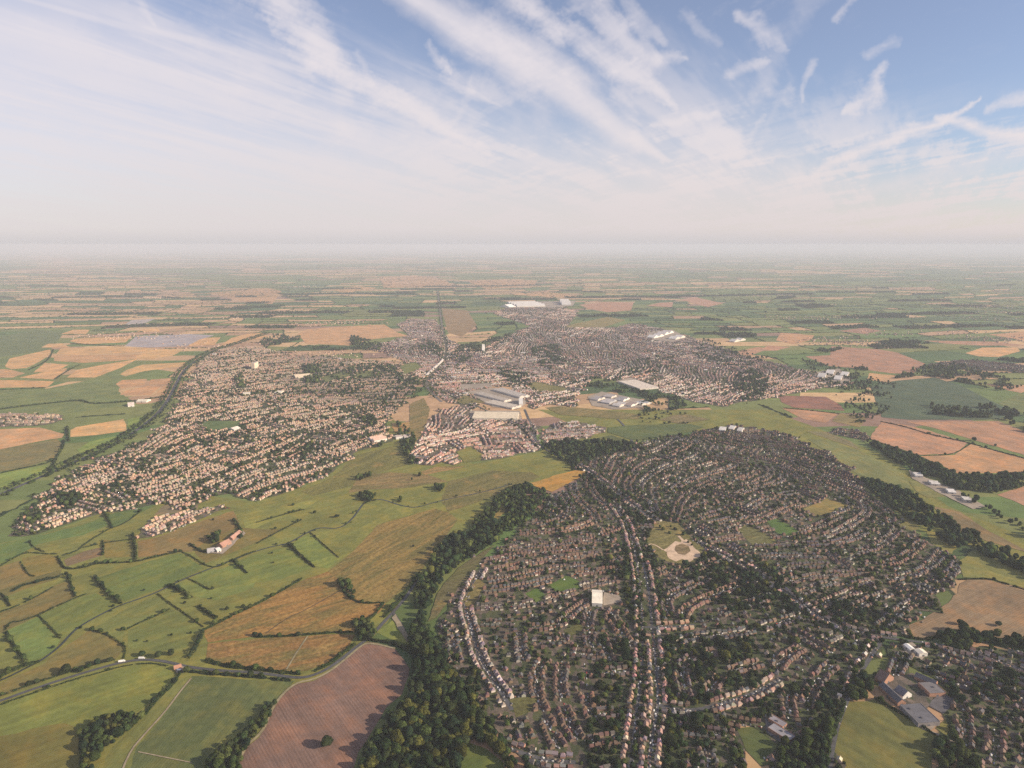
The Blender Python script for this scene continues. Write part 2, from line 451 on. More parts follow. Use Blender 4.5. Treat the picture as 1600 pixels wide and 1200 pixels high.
LAYER = [0.02]
def sheet(name, pts, mat, z=None, color=(1, 1, 1, 1), angle=0.0, label=None, jit=1.6, step=22):
    """a flat patch of ground lying on what is below it"""
    P = densify(GP(pts) if not isinstance(pts, np.ndarray) else pts, step, jit)
    c = P.mean(0)
    ca, sa = math.cos(-angle), math.sin(-angle)
    Q = (P - c) @ np.array([[ca, sa], [-sa, ca]])
    bm = bmesh.new()
    vs = [bm.verts.new((x, y, 0)) for x, y in Q]
    f = bm.faces.new(vs); f.normal_update()
    if f.normal.z < 0: f.normal_flip()
    bmesh.ops.triangulate(bm, faces=[f], ngon_method='EAR_CLIP')
    me = bpy.data.meshes.new(name); bm.to_mesh(me); bm.free()
    me.materials.append(mat)
    LAYER[0] += 0.006
    o = link(name, me, loc=(c[0], c[1], LAYER[0] if z is None else z + LAYER[0]), rot=angle, color=color)
    tag(o, label, kind='structure')
    return o

def ribbon_arrays(P, w, z):
    P = np.asarray(P, float)
    T_ = np.gradient(P, axis=0); T_ /= np.maximum(np.linalg.norm(T_, axis=1, keepdims=True), 1e-6)
    N = np.stack([-T_[:, 1], T_[:, 0]], 1)
    w = np.broadcast_to(w, (len(P),))[:, None] * .5
    A = P + N * w; B = P - N * w
    V = np.zeros((2 * len(P), 3)); V[0::2, :2] = A; V[1::2, :2] = B; V[:, 2] = z
    i = np.arange(len(P) - 1) * 2
    Fc = np.concatenate([np.stack([i, i + 1, i + 3], 1), np.stack([i, i + 3, i + 2], 1)])
    return V, Fc

def ribbon(name, pts, w, mat, z, label=None, it=2):
    P = smooth_line(GP(pts) if not isinstance(pts, np.ndarray) else pts, it)
    LAYER[0] += 0.006
    V, Fc = ribbon_arrays(P, w, z + LAYER[0])
    o = link(name, tri_mesh(name, V, Fc, None, mat))
    tag(o, label, kind='structure')
    return o, P

def direction(px, py, dx, dy):
    a = G(px, py); b = G(px + dx * 2, py + dy * 2)
    return math.atan2(b[1] - a[1], b[0] - a[0])

# raster over the near and middle ground for «what is here»
RES = 6.0; RX0, RX1, RY0, RY1 = -6500.0, 6500.0, 700.0, 10500.0
NX, NY = int((RX1 - RX0) / RES), int((RY1 - RY0) / RES)
TOWN = np.zeros((NX, NY), np.int16)      # which town patch
BLOCK = np.zeros((NX, NY), bool)         # no houses here
BUSY = np.zeros((NX, NY), bool)          # no garden trees here
NOTREE = np.zeros((NX, NY), bool)
def fill(R, P, val):
    x0, y0 = P.min(0); x1, y1 = P.max(0)
    i0, i1 = max(0, int((x0 - RX0) / RES)), min(NX, int((x1 - RX0) / RES) + 1)
    j0, j1 = max(0, int((y0 - RY0) / RES)), min(NY, int((y1 - RY0) / RES) + 1)
    if i1 <= i0 or j1 <= j0: return
    X = (RX0 + (np.arange(i0, i1) + .5) * RES)[:, None]; Y = (RY0 + (np.arange(j0, j1) + .5) * RES)[None, :]
    ins = np.zeros((i1 - i0, j1 - j0), bool)
    for a, b in zip(P, np.roll(P, -1, 0)):
        if a[1] == b[1]: continue
        c = (a[1] > Y) != (b[1] > Y)
        ins ^= c & (X < (b[0] - a[0]) * (Y - a[1]) / (b[1] - a[1]) + a[0])
    R[i0:i1, j0:j1][ins] = val
def cell(x, y):
    return np.clip(((np.asarray(x) - RX0) / RES).astype(int), 0, NX - 1), np.clip(((np.asarray(y) - RY0) / RES).astype(int), 0, NY - 1)
def stamp(R, P, rad):
    P = np.atleast_2d(P); k = int(math.ceil(rad / RES))
    for dx in range(-k, k + 1):
        for dy in range(-k, k + 1):
            if (dx * dx + dy * dy) * RES * RES <= (rad + RES * .5) ** 2:
                i, j = cell(P[:, 0] + dx * RES, P[:, 1] + dy * RES); R[i, j] = True
def resample(P, step):
    d = np.r_[0, np.cumsum(np.linalg.norm(np.diff(P, axis=0), axis=1))]
    s = np.arange(0, d[-1], step)
    return np.stack([np.interp(s, d, P[:, 0]), np.interp(s, d, P[:, 1])], 1)

# ------------------------------------------------------------------ ground
def build_ground():
    g = np.concatenate([np.arange(0, 6001, 500), 6000 * 1.35 ** np.arange(1, 11)])
    xs = np.concatenate([-g[::-1], g[1:]])
    ys = np.concatenate([-g[::-1][:14], g[1:]])
    X, Y = np.meshgrid(xs, ys, indexing='ij')
    V = np.stack([X, Y, np.zeros_like(X)], -1).reshape(-1, 3)
    n, m = len(xs), len(ys)
    i, j = np.meshgrid(np.arange(n - 1), np.arange(m - 1), indexing='ij')
    a = (i * m + j).ravel()
    Fc = np.concatenate([np.stack([a, a + m, a + m + 1], 1), np.stack([a, a + m + 1, a + 1], 1)])
    o = link('ground', tri_mesh('ground', V, Fc, None, M['country']))
    tag(o, 'patchwork of fields, hedges and woods reaching the horizon', kind='structure')
build_ground()

# ------------------------------------------------------------------ fields (photo pixels)
GREEN = (.13, .155, .038); DGREEN = (.060, .082, .030); BGREEN = (.115, .17, .045); OLIVE = (.155, .140, .045)
WHEAT = (.50, .315, .145); WHEAT2 = (.43, .26, .135); STUB = (.37, .215, .135); TAN = (.24, .165, .10); PLOUGH = (.185, .116, .092)
ORANGE = (.225, .125, .042); PINKB = (.29, .165, .115)
def fld(pts, col, rows=.3, ang=(1, -.3), name='pasture', label=None, mat='field', block=False):
    c = np.mean(pts, 0)
    if col[1] > col[0] * .95: col = (col[0] * 1.10, col[1] * 1.02, col[2] * .92)
    sh = (1 + rng.uniform(-.07, .07)) * (1.36 if col[1] > col[0] * .95 else (1.1 if mat == 'rough' else 1.0))
    o = sheet(name, pts, M[mat], color=(col[0] * sh, col[1] * sh * (1 + rng.uniform(-.03, .03)), col[2] * sh, rows), angle=direction(c[0], c[1], *ang), label=label)
    P = GP(pts); fill(NOTREE, P, True)
    return o
# valley floor, one wide meadow under the separate fields
VALLEY = [(-60, 860), (60, 838), (165, 800), (240, 785), (330, 775), (400, 785), (470, 762), (520, 738), (560, 705), (615, 655), (645, 690), (740, 725), (845, 705), (900, 665), (840, 640), (990, 640), (1120, 640), (1200, 640), (1275, 668),
          (1400, 720), (1480, 790), (1640, 855), (1640, 905), (1540, 860), (1440, 830), (1340, 752), (1240, 690), (1120, 668), (985, 690), (900, 730), (800, 780), (700, 850), (640, 930), (570, 1010), (440, 1100), (345, 1230), (-80, 1230)]
fld(VALLEY, (.115, .13, .038), .1, name='meadow', label='olive green valley meadows between the towns')
F = F
FIELDS = [
 ([(0,1100),(100,1068),(150,1055),(200,1040),(235,1037),(262,1045),(271,1053),(264,1066),(245,1085),(226,1105),(200,1121),(178,1116),(155,1122),(135,1135),(126,1142),(126,1165),(128,1205),(-50,1205),(-60,1118)], (.105,.125,.034), .35, (1,-.35), 'pasture', 'large striped green field between the lane and the copse'),
 ([(0,1150),(100,1130),(126,1142),(128,1205),(-40,1205)], (.125,.125,.036), .3, (1,-.35), 'pasture', 'olive strip at the corner of the striped green field'),
 ([(300,1056),(340,1058),(400,1063),(460,1064),(440,1085),(420,1105),(400,1120),(385,1132),(350,1155),(320,1190),(310,1205),(178,1205),(215,1165),(257,1115),(282,1080)], (.062,.082,.032), .3, (1,-1.2), 'pasture', 'dark green field beside the pink ploughed field'),
 ([(280,1062),(297,1058),(280,1080),(255,1113),(213,1163),(175,1205),(135,1205),(175,1167),(200,1146),(225,1124),(228,1107),(250,1085)], (.10,.115,.038), .2, (1,-1.2), 'pasture', 'narrow grass strip between copse and earth track'),
 ([(0,905),(40,890),(85,868),(98,888),(90,905),(40,920),(0,935)], (.14,.125,.042), .2, (1,-.3), 'pasture', None),
 ([(0,958),(40,943),(85,915),(107,907),(118,932),(80,952),(60,962),(30,975),(0,990)], (.15,.13,.045), .2, (1,-.4), 'pasture', None),
 ([(60,963),(110,938),(150,927),(187,944),(140,968),(118,983),(96,998),(78,980)], (.095,.125,.036), .2, (1,-.5), 'pasture', None),
 ([(12,985),(58,964),(76,982),(94,1000),(86,1015),(62,1030),(42,1036),(25,1012)], (.085,.125,.038), .25, (1,-.5), 'pasture', None),
 ([(0,1090),(40,1075),(105,1050),(180,1030),(197,1012),(185,1002),(160,990),(140,984),(118,1000),(95,1015),(70,1036),(20,1058),(0,1068)], (.145,.13,.042), .15, (1,-.4), 'pasture', 'long tan green meadow between stream and lane'),
 ([(145,982),(190,955),(245,930),(262,942),(243,963),(215,975),(195,985),(190,1002),(168,988)], (.098,.122,.038), .2, (1,-.4), 'pasture', None),
 ([(200,985),(243,966),(266,952),(284,957),(317,982),(310,998),(290,1012),(245,1018),(200,1012)], (.092,.116,.036), .2, (1,-.3), 'pasture', None),
 ([(250,927),(290,906),(312,914),(326,922),(400,905),(396,918),(340,938),(300,930),(285,922),(270,918)], (.10,.128,.038), .2, (1,-.4), 'pasture', None),
 ([(150,903),(210,885),(235,876),(283,865),(318,888),(290,902),(245,922),(195,940),(175,928)], (.085,.122,.036), .2, (1,-.4), 'pasture', 'smooth green meadow above the stream bend'),
 ([(322,888),(342,890),(400,866),(450,855),(468,870),(486,888),(440,905),(330,920),(296,905)], (.095,.125,.036), .2, (1,-.3), 'pasture', None),
 ([(455,850),(482,833),(503,851),(528,873),(545,862),(512,888),(490,884),(470,866)], (.105,.14,.04), .2, (1,-.3), 'pasture', None),
 ([(485,830),(530,828),(552,810),(572,784),(600,782),(650,795),(640,805),(600,815),(570,842),(545,862),(530,870),(505,850)], (.115,.135,.038), .15, (1,-.5), 'pasture', None),
 ([(380,812),(410,802),(470,785),(500,780),(470,800),(430,812),(385,832)], (.135,.150,.042), .2, (1,-.3), 'pasture', None),
 ([(300,838),(375,825),(440,828),(400,848),(345,870),(322,880),(305,865)], (.16,.135,.042), .2, (1,-.35), 'pasture', None),
 ([(215,845),(250,838),(320,812),(365,798),(375,822),(330,840),(300,862),(262,864),(217,872)], (.195,.145,.055), .2, (1,-.35), 'pasture', 'tan stubble meadow below the brick estate'),
 ([(163,843),(205,848),(206,870),(165,872),(158,860)], (.185,.16,.045), .2, (1,-.3), 'pasture', 'yellow green square field by a line of trees'),
 ([(100,875),(130,862),(158,855),(160,868),(105,885)], (.19,.14,.075), .2, (1,-.35), 'pasture', None),
 ([(34,872),(70,866),(92,870),(97,890),(52,902),(42,890)], (.175,.15,.04), .2, (1,-.3), 'pasture', 'mustard field at the end of the green strip'),
 ([(0,886),(30,876),(40,892),(48,905),(0,922)], (.18,.14,.05), .2, (1,-.4), 'pasture', None),
 ([(0,850),(50,840),(130,820),(160,808),(170,820),(130,836),(60,850),(20,873),(0,882),(-40,890),(-40,860)], (.07,.11,.036), .3, (1,-.4), 'pasture', 'long dark green strip along the town edge'),
 ([(165,806),(240,784),(262,782),(230,796),(190,818),(175,826)], (.07,.112,.038), .3, (1,-.4), 'pasture', None),
 ([(255,790),(312,777),(308,797),(240,805)], (.19,.15,.09), .1, (1,-.3), 'pasture', None),
 ([(520,745),(560,710),(612,698),(640,712),(640,725),(580,742),(545,760),(490,775),(470,768)], (.135,.135,.04), .1, (1,-.5), 'rough_pasture', None, 'rough'),
 ([(560,742),(610,738),(668,742),(700,752),(640,762),(580,765),(545,770)], (.19,.135,.055), .1, (1,-.1), 'rough_pasture', None, 'rough'),
 ([(700,752),(770,735),(830,738),(845,745),(800,765),(745,785),(700,800),(690,782)], (.15,.13,.043), .1, (1,-.3), 'rough_pasture', None, 'rough'),
 ([(655,738),(680,730),(730,728),(700,735),(665,742)], (.30,.185,.07), .1, (1,-.1), 'rough_pasture', None, 'rough'),
 # the orange scrub
 ([(318,985),(360,964),(400,946),(440,923),(480,904),(512,893),(530,905),(545,930),(575,942),(603,943),(592,958),(562,968),(554,988),(530,987),(480,992),(440,994),(400,994),(350,1000),(325,1004)], (.25,.135,.042), .1, (1,-.3), 'scrubland', 'orange brown scrubland above the lane hedge', 'rough'),
 ([(325,1006),(400,998),(480,994),(530,991),(555,992),(545,1010),(510,1036),(480,1048),(455,1050),(400,1045),(345,1036),(322,1030)], (.22,.125,.042), .1, (1,-.2), 'scrubland', 'darker orange scrub strip between hedge and lane', 'rough'),
 ([(512,893),(540,872),(565,848),(590,820),(620,812),(680,795),(700,800),(715,812),(690,845),(672,872),(655,895),(635,918),(605,942),(575,942),(545,930),(530,905)], (.205,.14,.043), .1, (1,-.6), 'scrubland', 'olive and straw scrubland beside the dark wood', 'rough'),
 # plough and its corner
 ([(562,1012),(575,1003),(590,1005),(617,1013),(632,1032),(640,1045),(628,1085),(604,1105),(580,1145),(560,1175),(530,1210),(318,1210),(380,1172),(405,1152),(415,1137),(420,1121),(437,1091),(462,1069),(490,1064),(515,1051),(540,1031)], PLOUGH, .38, (.75,1), 'ploughed_field', 'pink brown ploughed field with fine furrows'),
 ([(588,988),(615,968),(628,985),(637,1007),(620,1002),(604,996)], (.105,.135,.035), .2, (1,-.4), 'pasture', 'small triangular green field by the terrace'),
 ([(732,1160),(760,1170),(785,1190),(800,1212),(680,1212)], (.058,.088,.026), .2, (1,-.5), 'pasture', 'dark green field corner enclosed by the wood'),
 # left of the motorway
 ([(-20,610),(75,607),(150,592),(190,578),(215,566),(225,563),(192,592),(185,612),(200,622),(215,632),(150,640),(60,650),(-20,655)], (.085,.115,.045), .15, (1,-.15), 'pasture', 'dark green meadow under the wheat fields'),
 ([(-20,560),(40,552),(80,546),(100,520),(60,515),(-20,530)], (.075,.105,.045), .15, (1,-.1), 'pasture', None),
 ([(8,573),(15,560),(78,546),(80,553),(62,565),(42,575),(18,577)], WHEAT, .2, (1,-.2), 'wheat_field', None),
 ([(88,553),(95,544),(175,542),(245,544),(240,549),(120,555)], WHEAT, .2, (1,-.05), 'wheat_field', None),
 ([(84,555),(210,554),(240,551),(225,560),(180,564),(130,567),(85,564)], WHEAT2, .2, (1,-.1), 'wheat_field', None),
 ([(212,556),(238,546),(287,546),(270,556),(232,562),(216,561)], WHEAT, .2, (1,-.2), 'wheat_field', None),
 ([(52,582),(70,567),(108,570),(88,580)], WHEAT, .2, (1,-.2), 'wheat_field', None),
 ([(-20,577),(12,577),(40,583),(20,590),(-20,590)], WHEAT2, .2, (1,-.2), 'wheat_field', None),
 ([(30,590),(88,577),(106,575),(92,586),(85,593)], WHEAT, .2, (1,-.2), 'wheat_field', None),
 ([(104,590),(120,578),(160,570),(215,561),(188,575),(148,590)], WHEAT, .25, (1,-.4), 'wheat_field', 'pale golden field with a curved lower edge'),
 ([(-20,594),(25,594),(85,596),(74,605),(-20,606)], WHEAT, .2, (1,0), 'wheat_field', None),
 ([(188,585),(198,578),(222,570),(292,566),(288,572),(225,580),(196,588)], WHEAT, .2, (1,-.2), 'wheat_field', None),
 ([(181,600),(190,594),(230,592),(226,601),(190,607)], WHEAT2, .2, (1,-.2), 'wheat_field', None),
 ([(233,601),(236,593),(267,591),(266,600)], WHEAT2, .2, (1,-.2), 'wheat_field', None),
 ([(187,617),(198,610),(232,603),(250,604),(236,617)], WHEAT2, .2, (1,-.2), 'wheat_field', None),
 ([(241,617),(256,603),(266,603),(264,617)], WHEAT2, .2, (1,-.2), 'wheat_field', None),
 ([(108,533),(120,529),(207,525),(196,535),(130,538)], WHEAT, .2, (1,-.1), 'wheat_field', None),
 ([(95,522),(115,515),(140,515),(135,522)], WHEAT, .2, (1,-.1), 'wheat_field', None),
 ([(64,543),(76,537),(96,537),(112,543)], WHEAT, .2, (1,0), 'wheat_field', None),
 ([(212,519),(225,514),(248,513),(250,518)], WHEAT, .2, (1,0), 'wheat_field', None),
 ([(294,541),(312,528),(345,527),(335,539)], WHEAT, .2, (1,-.4), 'wheat_field', None),
 ([(342,541),(362,528),(385,522),(410,520),(418,526),(375,535)], WHEAT, .2, (1,-.3), 'wheat_field', 'golden field above the brick town'),
 ([(195,541),(213,525),(298,522),(335,524),(311,531),(292,541),(230,543)], (.30,.28,.29), .6, (1,-.3), 'polytunnel_field', 'grey field covered with plastic sheeting'),
 ([(195,507),(206,500),(243,498),(222,507)], (.33,.30,.30), .6, (1,-.3), 'polytunnel_field', None),
 ([(-20,672),(62,668),(100,678),(97,684),(60,690),(12,700),(-20,706)], WHEAT2, .3, (1,-.1), 'wheat_field', 'salmon coloured field on the frame edge by the village'),
 ([(110,683),(110,672),(120,667),(194,655),(199,673),(150,680)], WHEAT, .3, (1,-.15), 'wheat_field', 'golden oblong field beside the motorway'),
 ([(-20,706),(90,686),(98,695),(85,716),(40,730),(-20,740)], (.16,.145,.06), .2, (1,-.15), 'pasture', None),
 ([(-20,743),(75,726),(70,735),(55,750),(10,763),(-20,768)], BGREEN, .3, (1,-.25), 'pasture', 'bright green field beside the motorway trees'),
 ([(198,655),(240,648),(215,668),(202,673)], BGREEN, .2, (1,-.3), 'pasture', None),
 ([(120,703),(140,690),(185,681),(178,691),(130,713)], BGREEN, .2, (1,-.4), 'pasture', None),
 # beyond the town, middle distance
 ([(465,522),(480,514),(540,510),(600,507),(622,520),(640,525),(610,527),(582,530),(545,540),(478,537)], WHEAT2, .2, (1,-.1), 'wheat_field', 'wide golden fields beyond the brick town'),
 ([(592,432),(650,430),(700,440),(705,447),(640,449),(600,450)], WHEAT2, .1, (1,0), 'wheat_field', None),
 ([(515,452),(560,447),(592,450),(540,458)], WHEAT, .1, (1,0), 'wheat_field', None),
 ([(730,440),(790,436),(840,438),(835,446),(760,452)], WHEAT2, .1, (1,0), 'wheat_field', None),
 ([(320,458),(420,450),(440,455),(425,475),(395,473)], WHEAT2, .1, (1,0), 'wheat_field', None),
 ([(690,482),(730,485),(745,508),(722,526),(700,520)], (.24,.17,.085), .1, (1,0), 'wheat_field', None),
 ([(795,460),(850,455),(905,463),(880,466)], WHEAT2, .1, (1,0), 'wheat_field', None),
 ([(905,476),(945,472),(990,473),(986,485),(950,488),(920,483)], STUB, .1, (1,0), 'wheat_field', None),
 ([(878,510),(950,495),(978,500),(945,511),(892,513)], (.19,.16,.06), .1, (1,0), 'pasture', None),
 ([(1063,468),(1085,464),(1130,474),(1105,480)], STUB, .1, (1,0), 'wheat_field', None),
 ([(1010,478),(1030,473),(1052,472),(1050,480)], STUB, .1, (1,0), 'wheat_field', None),
 ([(985,550),(1000,540),(1035,537),(1042,549),(1010,556)], PINKB, .1, (1,0), 'ploughed_field', None),
 ([(970,535),(985,530),(1000,537),(985,543)], (.14,.14,.06), .1, (1,0), 'pasture', None),
 ([(1143,551),(1185,542),(1200,545),(1170,557)], STUB, .1, (1,0), 'wheat_field', None),
 ([(1212,532),(1220,520),(1272,524),(1268,531),(1240,538)], WHEAT2, .1, (1,0), 'wheat_field', 'small orange field beyond the right hand woods'),
 ([(1185,548),(1200,540),(1236,542),(1212,548)], STUB, .1, (1,0), 'wheat_field', None),
 ([(1297,555),(1299,541),(1375,546),(1402,551),(1445,568),(1425,585),(1390,583),(1332,575),(1295,572),(1258,557)], (.34,.195,.13), .2, (1,.1), 'stubble_field', 'broad pinkish stubble field on the far rise'),
 ([(1355,594),(1358,583),(1400,587),(1378,596)], WHEAT2, .2, (1,.1), 'wheat_field', None),
 ([(1508,552),(1535,543),(1590,543),(1594,549),(1560,558),(1530,557)], WHEAT, .2, (1,0), 'wheat_field', 'oval golden field on the far right'),
 ([(1545,523),(1600,518),(1650,525),(1650,535),(1600,532)], WHEAT2, .2, (1,0), 'wheat_field', None),
 ([(1440,532),(1560,534),(1605,540),(1530,540),(1480,537)], STUB, .1, (1,0), 'wheat_field', None),
 ([(1310,517),(1350,512),(1378,517),(1350,522)], PINKB, .1, (1,0), 'wheat_field', None),
 ([(1540,600),(1600,602),(1660,610),(1660,620),(1600,615),(1565,608)], STUB, .2, (1,.1), 'wheat_field', None),
 ([(1215,618),(1290,620),(1312,632),(1320,642),(1240,637),(1222,629)], (.24,.125,.09), .2, (1,.1), 'ploughed_field', 'reddish brown field behind the river meadows'),
 ([(1222,638),(1260,640),(1310,646),(1290,661),(1255,655)], (.36,.205,.125), .2, (1,.1), 'stubble_field', None),
 ([(1300,658),(1312,646),(1355,652),(1343,668)], (.19,.15,.065), .2, (1,.1), 'pasture', None),
 ([(1377,660),(1415,664),(1452,673),(1514,692),(1490,709),(1435,711),(1400,699),(1358,685)], (.36,.215,.13), .35, (1,.25), 'stubble_field', 'pinkish stubble field left of the long diagonal hedge'),
 ([(1415,659),(1560,658),(1610,678),(1680,700),(1680,740),(1600,711),(1500,681),(1456,668)], (.36,.215,.13), .3, (1,.3), 'stubble_field', 'large pinkish stubble field above the diagonal hedge'),
 ([(1516,694),(1600,716),(1680,745),(1600,738),(1560,739),(1497,740),(1470,727),(1438,713),(1492,711)], WHEAT2, .35, (1,.2), 'wheat_field', 'golden field ending at the dark wood'),
 ([(1558,773),(1600,760),(1680,740),(1680,800),(1600,790),(1580,781)], (.34,.20,.13), .2, (1,.1), 'stubble_field', None),
 ([(1262,686),(1290,688),(1345,705),(1410,738),(1425,765),(1380,752),(1340,742),(1300,712)], (.105,.125,.05), .2, (1,.6), 'pasture', 'green river meadow between the estate and the wood'),
 ([(1260,674),(1300,688),(1345,703),(1330,690),(1290,675)], (.17,.15,.075), .1, (1,.5), 'pasture', None),
 ([(1455,790),(1500,800),(1545,830),(1680,900),(1680,925),(1600,862),(1540,845),(1490,825)], (.20,.15,.075), .3, (1,.55), 'pasture', 'long brown strip meadow running to the frame edge'),
 ([(1385,812),(1405,804),(1430,812),(1437,827),(1418,831)], (.15,.14,.05), .1, (1,.4), 'pasture', None),
 ([(1448,832),(1470,830),(1495,848),(1488,866),(1462,858)], (.135,.14,.045), .1, (1,.4), 'pasture', None),
 ([(1420,752),(1445,750),(1475,775),(1450,778),(1432,768)], (.12,.135,.05), .1, (1,.6), 'pasture', None),
 ([(1498,876),(1522,862),(1570,880),(1640,895),(1640,930),(1570,912),(1530,904),(1505,902)], (.12,.135,.045), .1, (1,.3), 'pasture', 'green field above the bare brown field'),
 ([(1500,912),(1512,906),(1545,906),(1572,915),(1610,926),(1700,950),(1700,1010),(1600,1000),(1550,996),(1512,990),(1475,988),(1450,1000),(1408,993),(1420,977),(1450,962),(1482,942),(1497,927)], (.225,.155,.095), .4, (1,-.5), 'stubble_field', 'bare brown field with curved wheel tracks'),
 ([(1322,1097),(1355,1096),(1366,1093),(1400,1113),(1445,1140),(1466,1152),(1456,1180),(1450,1215),(1278,1215),(1297,1150),(1310,1125)], (.082,.090,.032), .25, (1,.5), 'playing_field', 'olive green playing field beside the school'),
 ([(1470,1130),(1490,1118),(1486,1140),(1478,1150),(1462,1138)], (.10,.115,.04), .1, (1,.5), 'lawn', None),
 ([(1150,1138),(1175,1136),(1200,1150),(1216,1166),(1216,1192),(1190,1198),(1165,1172)], (.055,.075,.028), .2, (1,.4), 'playing_field', 'dark green field hidden among estate trees'),
 ([(1360,604),(1400,595),(1460,590),(1500,602),(1560,632),(1600,650),(1540,656),(1420,656),(1378,652)], (.040,.068,.042), .2, (1,.2), 'pasture', 'dark blue green pasture on the right slope'),
 ([(1560,630),(1600,612),(1680,630),(1680,665),(1600,648)], (.085,.115,.045), .2, (1,.2), 'pasture', None),
]
PARKS = [  # green places inside the towns
 ([(775,850),(752,876),(738,898),(722,912),(700,942),(682,966),(668,972),(680,938),(694,912),(716,888),(746,868)], (.11,.095,.045), 'scrubland', 'brownish scrub between the long wood and the first terraces', 'rough'),
 ([(852,637),(875,635),(937,640),(1000,648),(997,655),(950,654),(875,648)], (.20,.155,.06), 'rough_grass_field', 'straw coloured river meadow by the white sheds', 'rough'),
 ([(1030,656),(1050,649),(1075,648),(1110,656),(1060,662)], (.19,.145,.07), 'rough_grass_field', None, 'rough'),
 ([(825,756),(842,752),(870,742),(900,735),(920,738),(890,755),(862,769),(842,762)], (.36,.215,.055), 'barley_field', 'bright orange yellow field beside the wood', 'field'),
 ([(737,816),(762,798),(785,790),(791,800),(762,825),(740,829)], (.25,.18,.055), 'rough_grass_field', 'small straw field inside the wood edge', 'rough'),
 ([(714,706),(735,698),(755,710),(750,720),(725,723)], (.165,.165,.045), 'playing_field', 'yellow green playing field among brick terraces', 'field'),
 ([(612,662),(642,659),(645,668),(625,678),(616,675)], (.33,.21,.085), 'dry_paddock', 'orange dry paddock at the town edge', 'field'),
 ([(1255,796),(1292,779),(1326,791),(1277,808)], (.20,.165,.055), 'playing_field', 'straw yellow field enclosed by the right hand estate', 'field'),
 ([(1198,815),(1213,811),(1248,829),(1236,837),(1215,834)], (.08,.14,.035), 'playing_field', 'vivid green playing field in the right estate', 'field'),
 ([(1150,828),(1165,820),(1205,838),(1215,850),(1175,852)], (.13,.125,.05), 'park', None, 'rough'),
 ([(820,928),(840,919),(853,931),(838,942)], (.08,.13,.03), 'lawn', 'green lawn near the white roofed hall', 'field'),
 ([(858,915),(885,899),(905,909),(907,920),(870,926)], (.08,.13,.03), 'lawn', 'larger green lawn left of the white roofed hall', 'field'),
 ([(796,1094),(815,1090),(840,1090),(836,1110),(806,1122)], (.10,.095,.035), 'lawn', None, 'rough'),
 ([(725,938),(745,904),(758,912),(743,942),(732,958)], (.19,.145,.055), 'rough_grass_field', 'tan grass strip between terraces and pale road', 'rough'),
 ([(1010,846),(1025,814),(1060,818),(1078,838),(1100,858),(1088,880),(1060,884),(1030,872)], (.17,.145,.055), 'rough_grass_field', 'straw grass round the bare sand clearing', 'rough'),
 ([(315,663),(325,658),(378,658),(370,670),(325,673)], (.095,.14,.05), 'playing_field', 'green playing field in the brick town', 'field'),
 ([(560,582),(585,578),(583,588),(555,592)], (.13,.15,.055), 'park', None, 'field'),
 ([(500,590),(540,580),(550,586),(510,598)], (.12,.14,.055), 'park', None, 'field'),
 ([(820,600),(840,597),(885,607),(880,613),(835,611)], (.19,.165,.06), 'park', None, 'rough'),
 ([(640,632),(662,622),(672,640),(665,668),(645,700),(632,700),(640,665)], (.22,.155,.06), 'rough_grass_field', 'orange rough grass strip by the railway', 'rough'),
 ([(625,572),(650,566),(660,575),(632,586)], (.13,.15,.05), 'park', None, 'field'),
 ([(728,618),(745,625),(758,629),(725,632),(710,626)], (.18,.15,.06), 'park', None, 'rough'),
 ([(880,985),(905,975),(915,985),(890,995)], (.10,.10,.04), 'lawn', None, 'rough'),
 ([(950,668),(1000,664),(1080,663),(1100,668),(1060,680),(990,688),(950,676)], (.085,.115,.04), 'pasture', None, 'field'),
 ([(868,705),(905,690),(955,680),(985,690),(940,705),(900,716)], (.085,.105,.04), 'pasture', None, 'rough'),
]
for f in FIELDS:
    pts, col, rows, ang, name, label = f[:6]
    fld(pts, col, rows, ang, name, label, f[6] if len(f) > 6 else 'field')

# ------------------------------------------------------------------ roads, railway, stream
STREAM = [(-40,1075),(0,1065),(45,1042),(65,1032),(92,1012),(107,995),(120,982),(140,970),(160,959),(187,946),(215,937),(245,926),(262,917),(287,905),(330,888),(365,875),(400,861),(430,853),(450,850),(482,831),(500,824),(530,827),(550,812),(560,798),(570,784),(595,779),(625,790),(650,794),(675,786),(700,780),(760,768),(800,756)]
_, P_STREAM = ribbon('stream', STREAM, 5.0, M['water'], .02, 'narrow dark stream winding through the meadows')
LANE = [(-40,1106),(0,1096),(40,1081),(100,1061),(150,1046),(190,1035),(225,1030),(262,1034),(290,1042),(340,1048),(400,1051),(437,1056),(470,1060),(492,1055),(515,1044),(540,1025),(562,1007),(577,998),(600,972),(620,951),(640,926),(655,900)]
_, P_LANE = ribbon('country_lane', LANE, 7.5, M['asphalt'], .03, 'grey country lane between hedges')
ribbon('field_margin', [(345,1203),(380,1169),(405,1149),(415,1134),(420,1118),(437,1089),(462,1067),(490,1062),(515,1050),(540,1030),(562,1011),(575,1004),(617,1013)], 5.0, M['verge'], .04, 'pale dry margin round the ploughed field')
ribbon('earth_track', [(299,1060),(282,1080),(257,1114),(230,1143),(198,1180),(172,1206)], 3.2, M['track'], .04, 'pale farm track beside the dark green field')
ribbon('earth_track', [(216,1175),(250,1182),(300,1192)], 2.0, M['track'], .04)
ribbon('earth_track', [(481,994),(462,1022),(448,1046)], 3.5, M['verge'], .04)
ribbon('earth_track', [(415,990),(450,965),(475,955),(528,925)], 2.0, M['bark'], .04)
ribbon('earth_track', [(1440,1138),(1462,1146),(1490,1160),(1520,1178),(1545,1190)], 5.0, M['concrete'], .04, 'pale drive leaving the school yard')
MOTOR = [(420,520),(360,540),(332,547),(300,567),(284,582),(272,607),(260,630),(243,650),(220,668),(190,688),(160,703),(125,718),(87,736),(50,751),(0,773),(-60,798)]
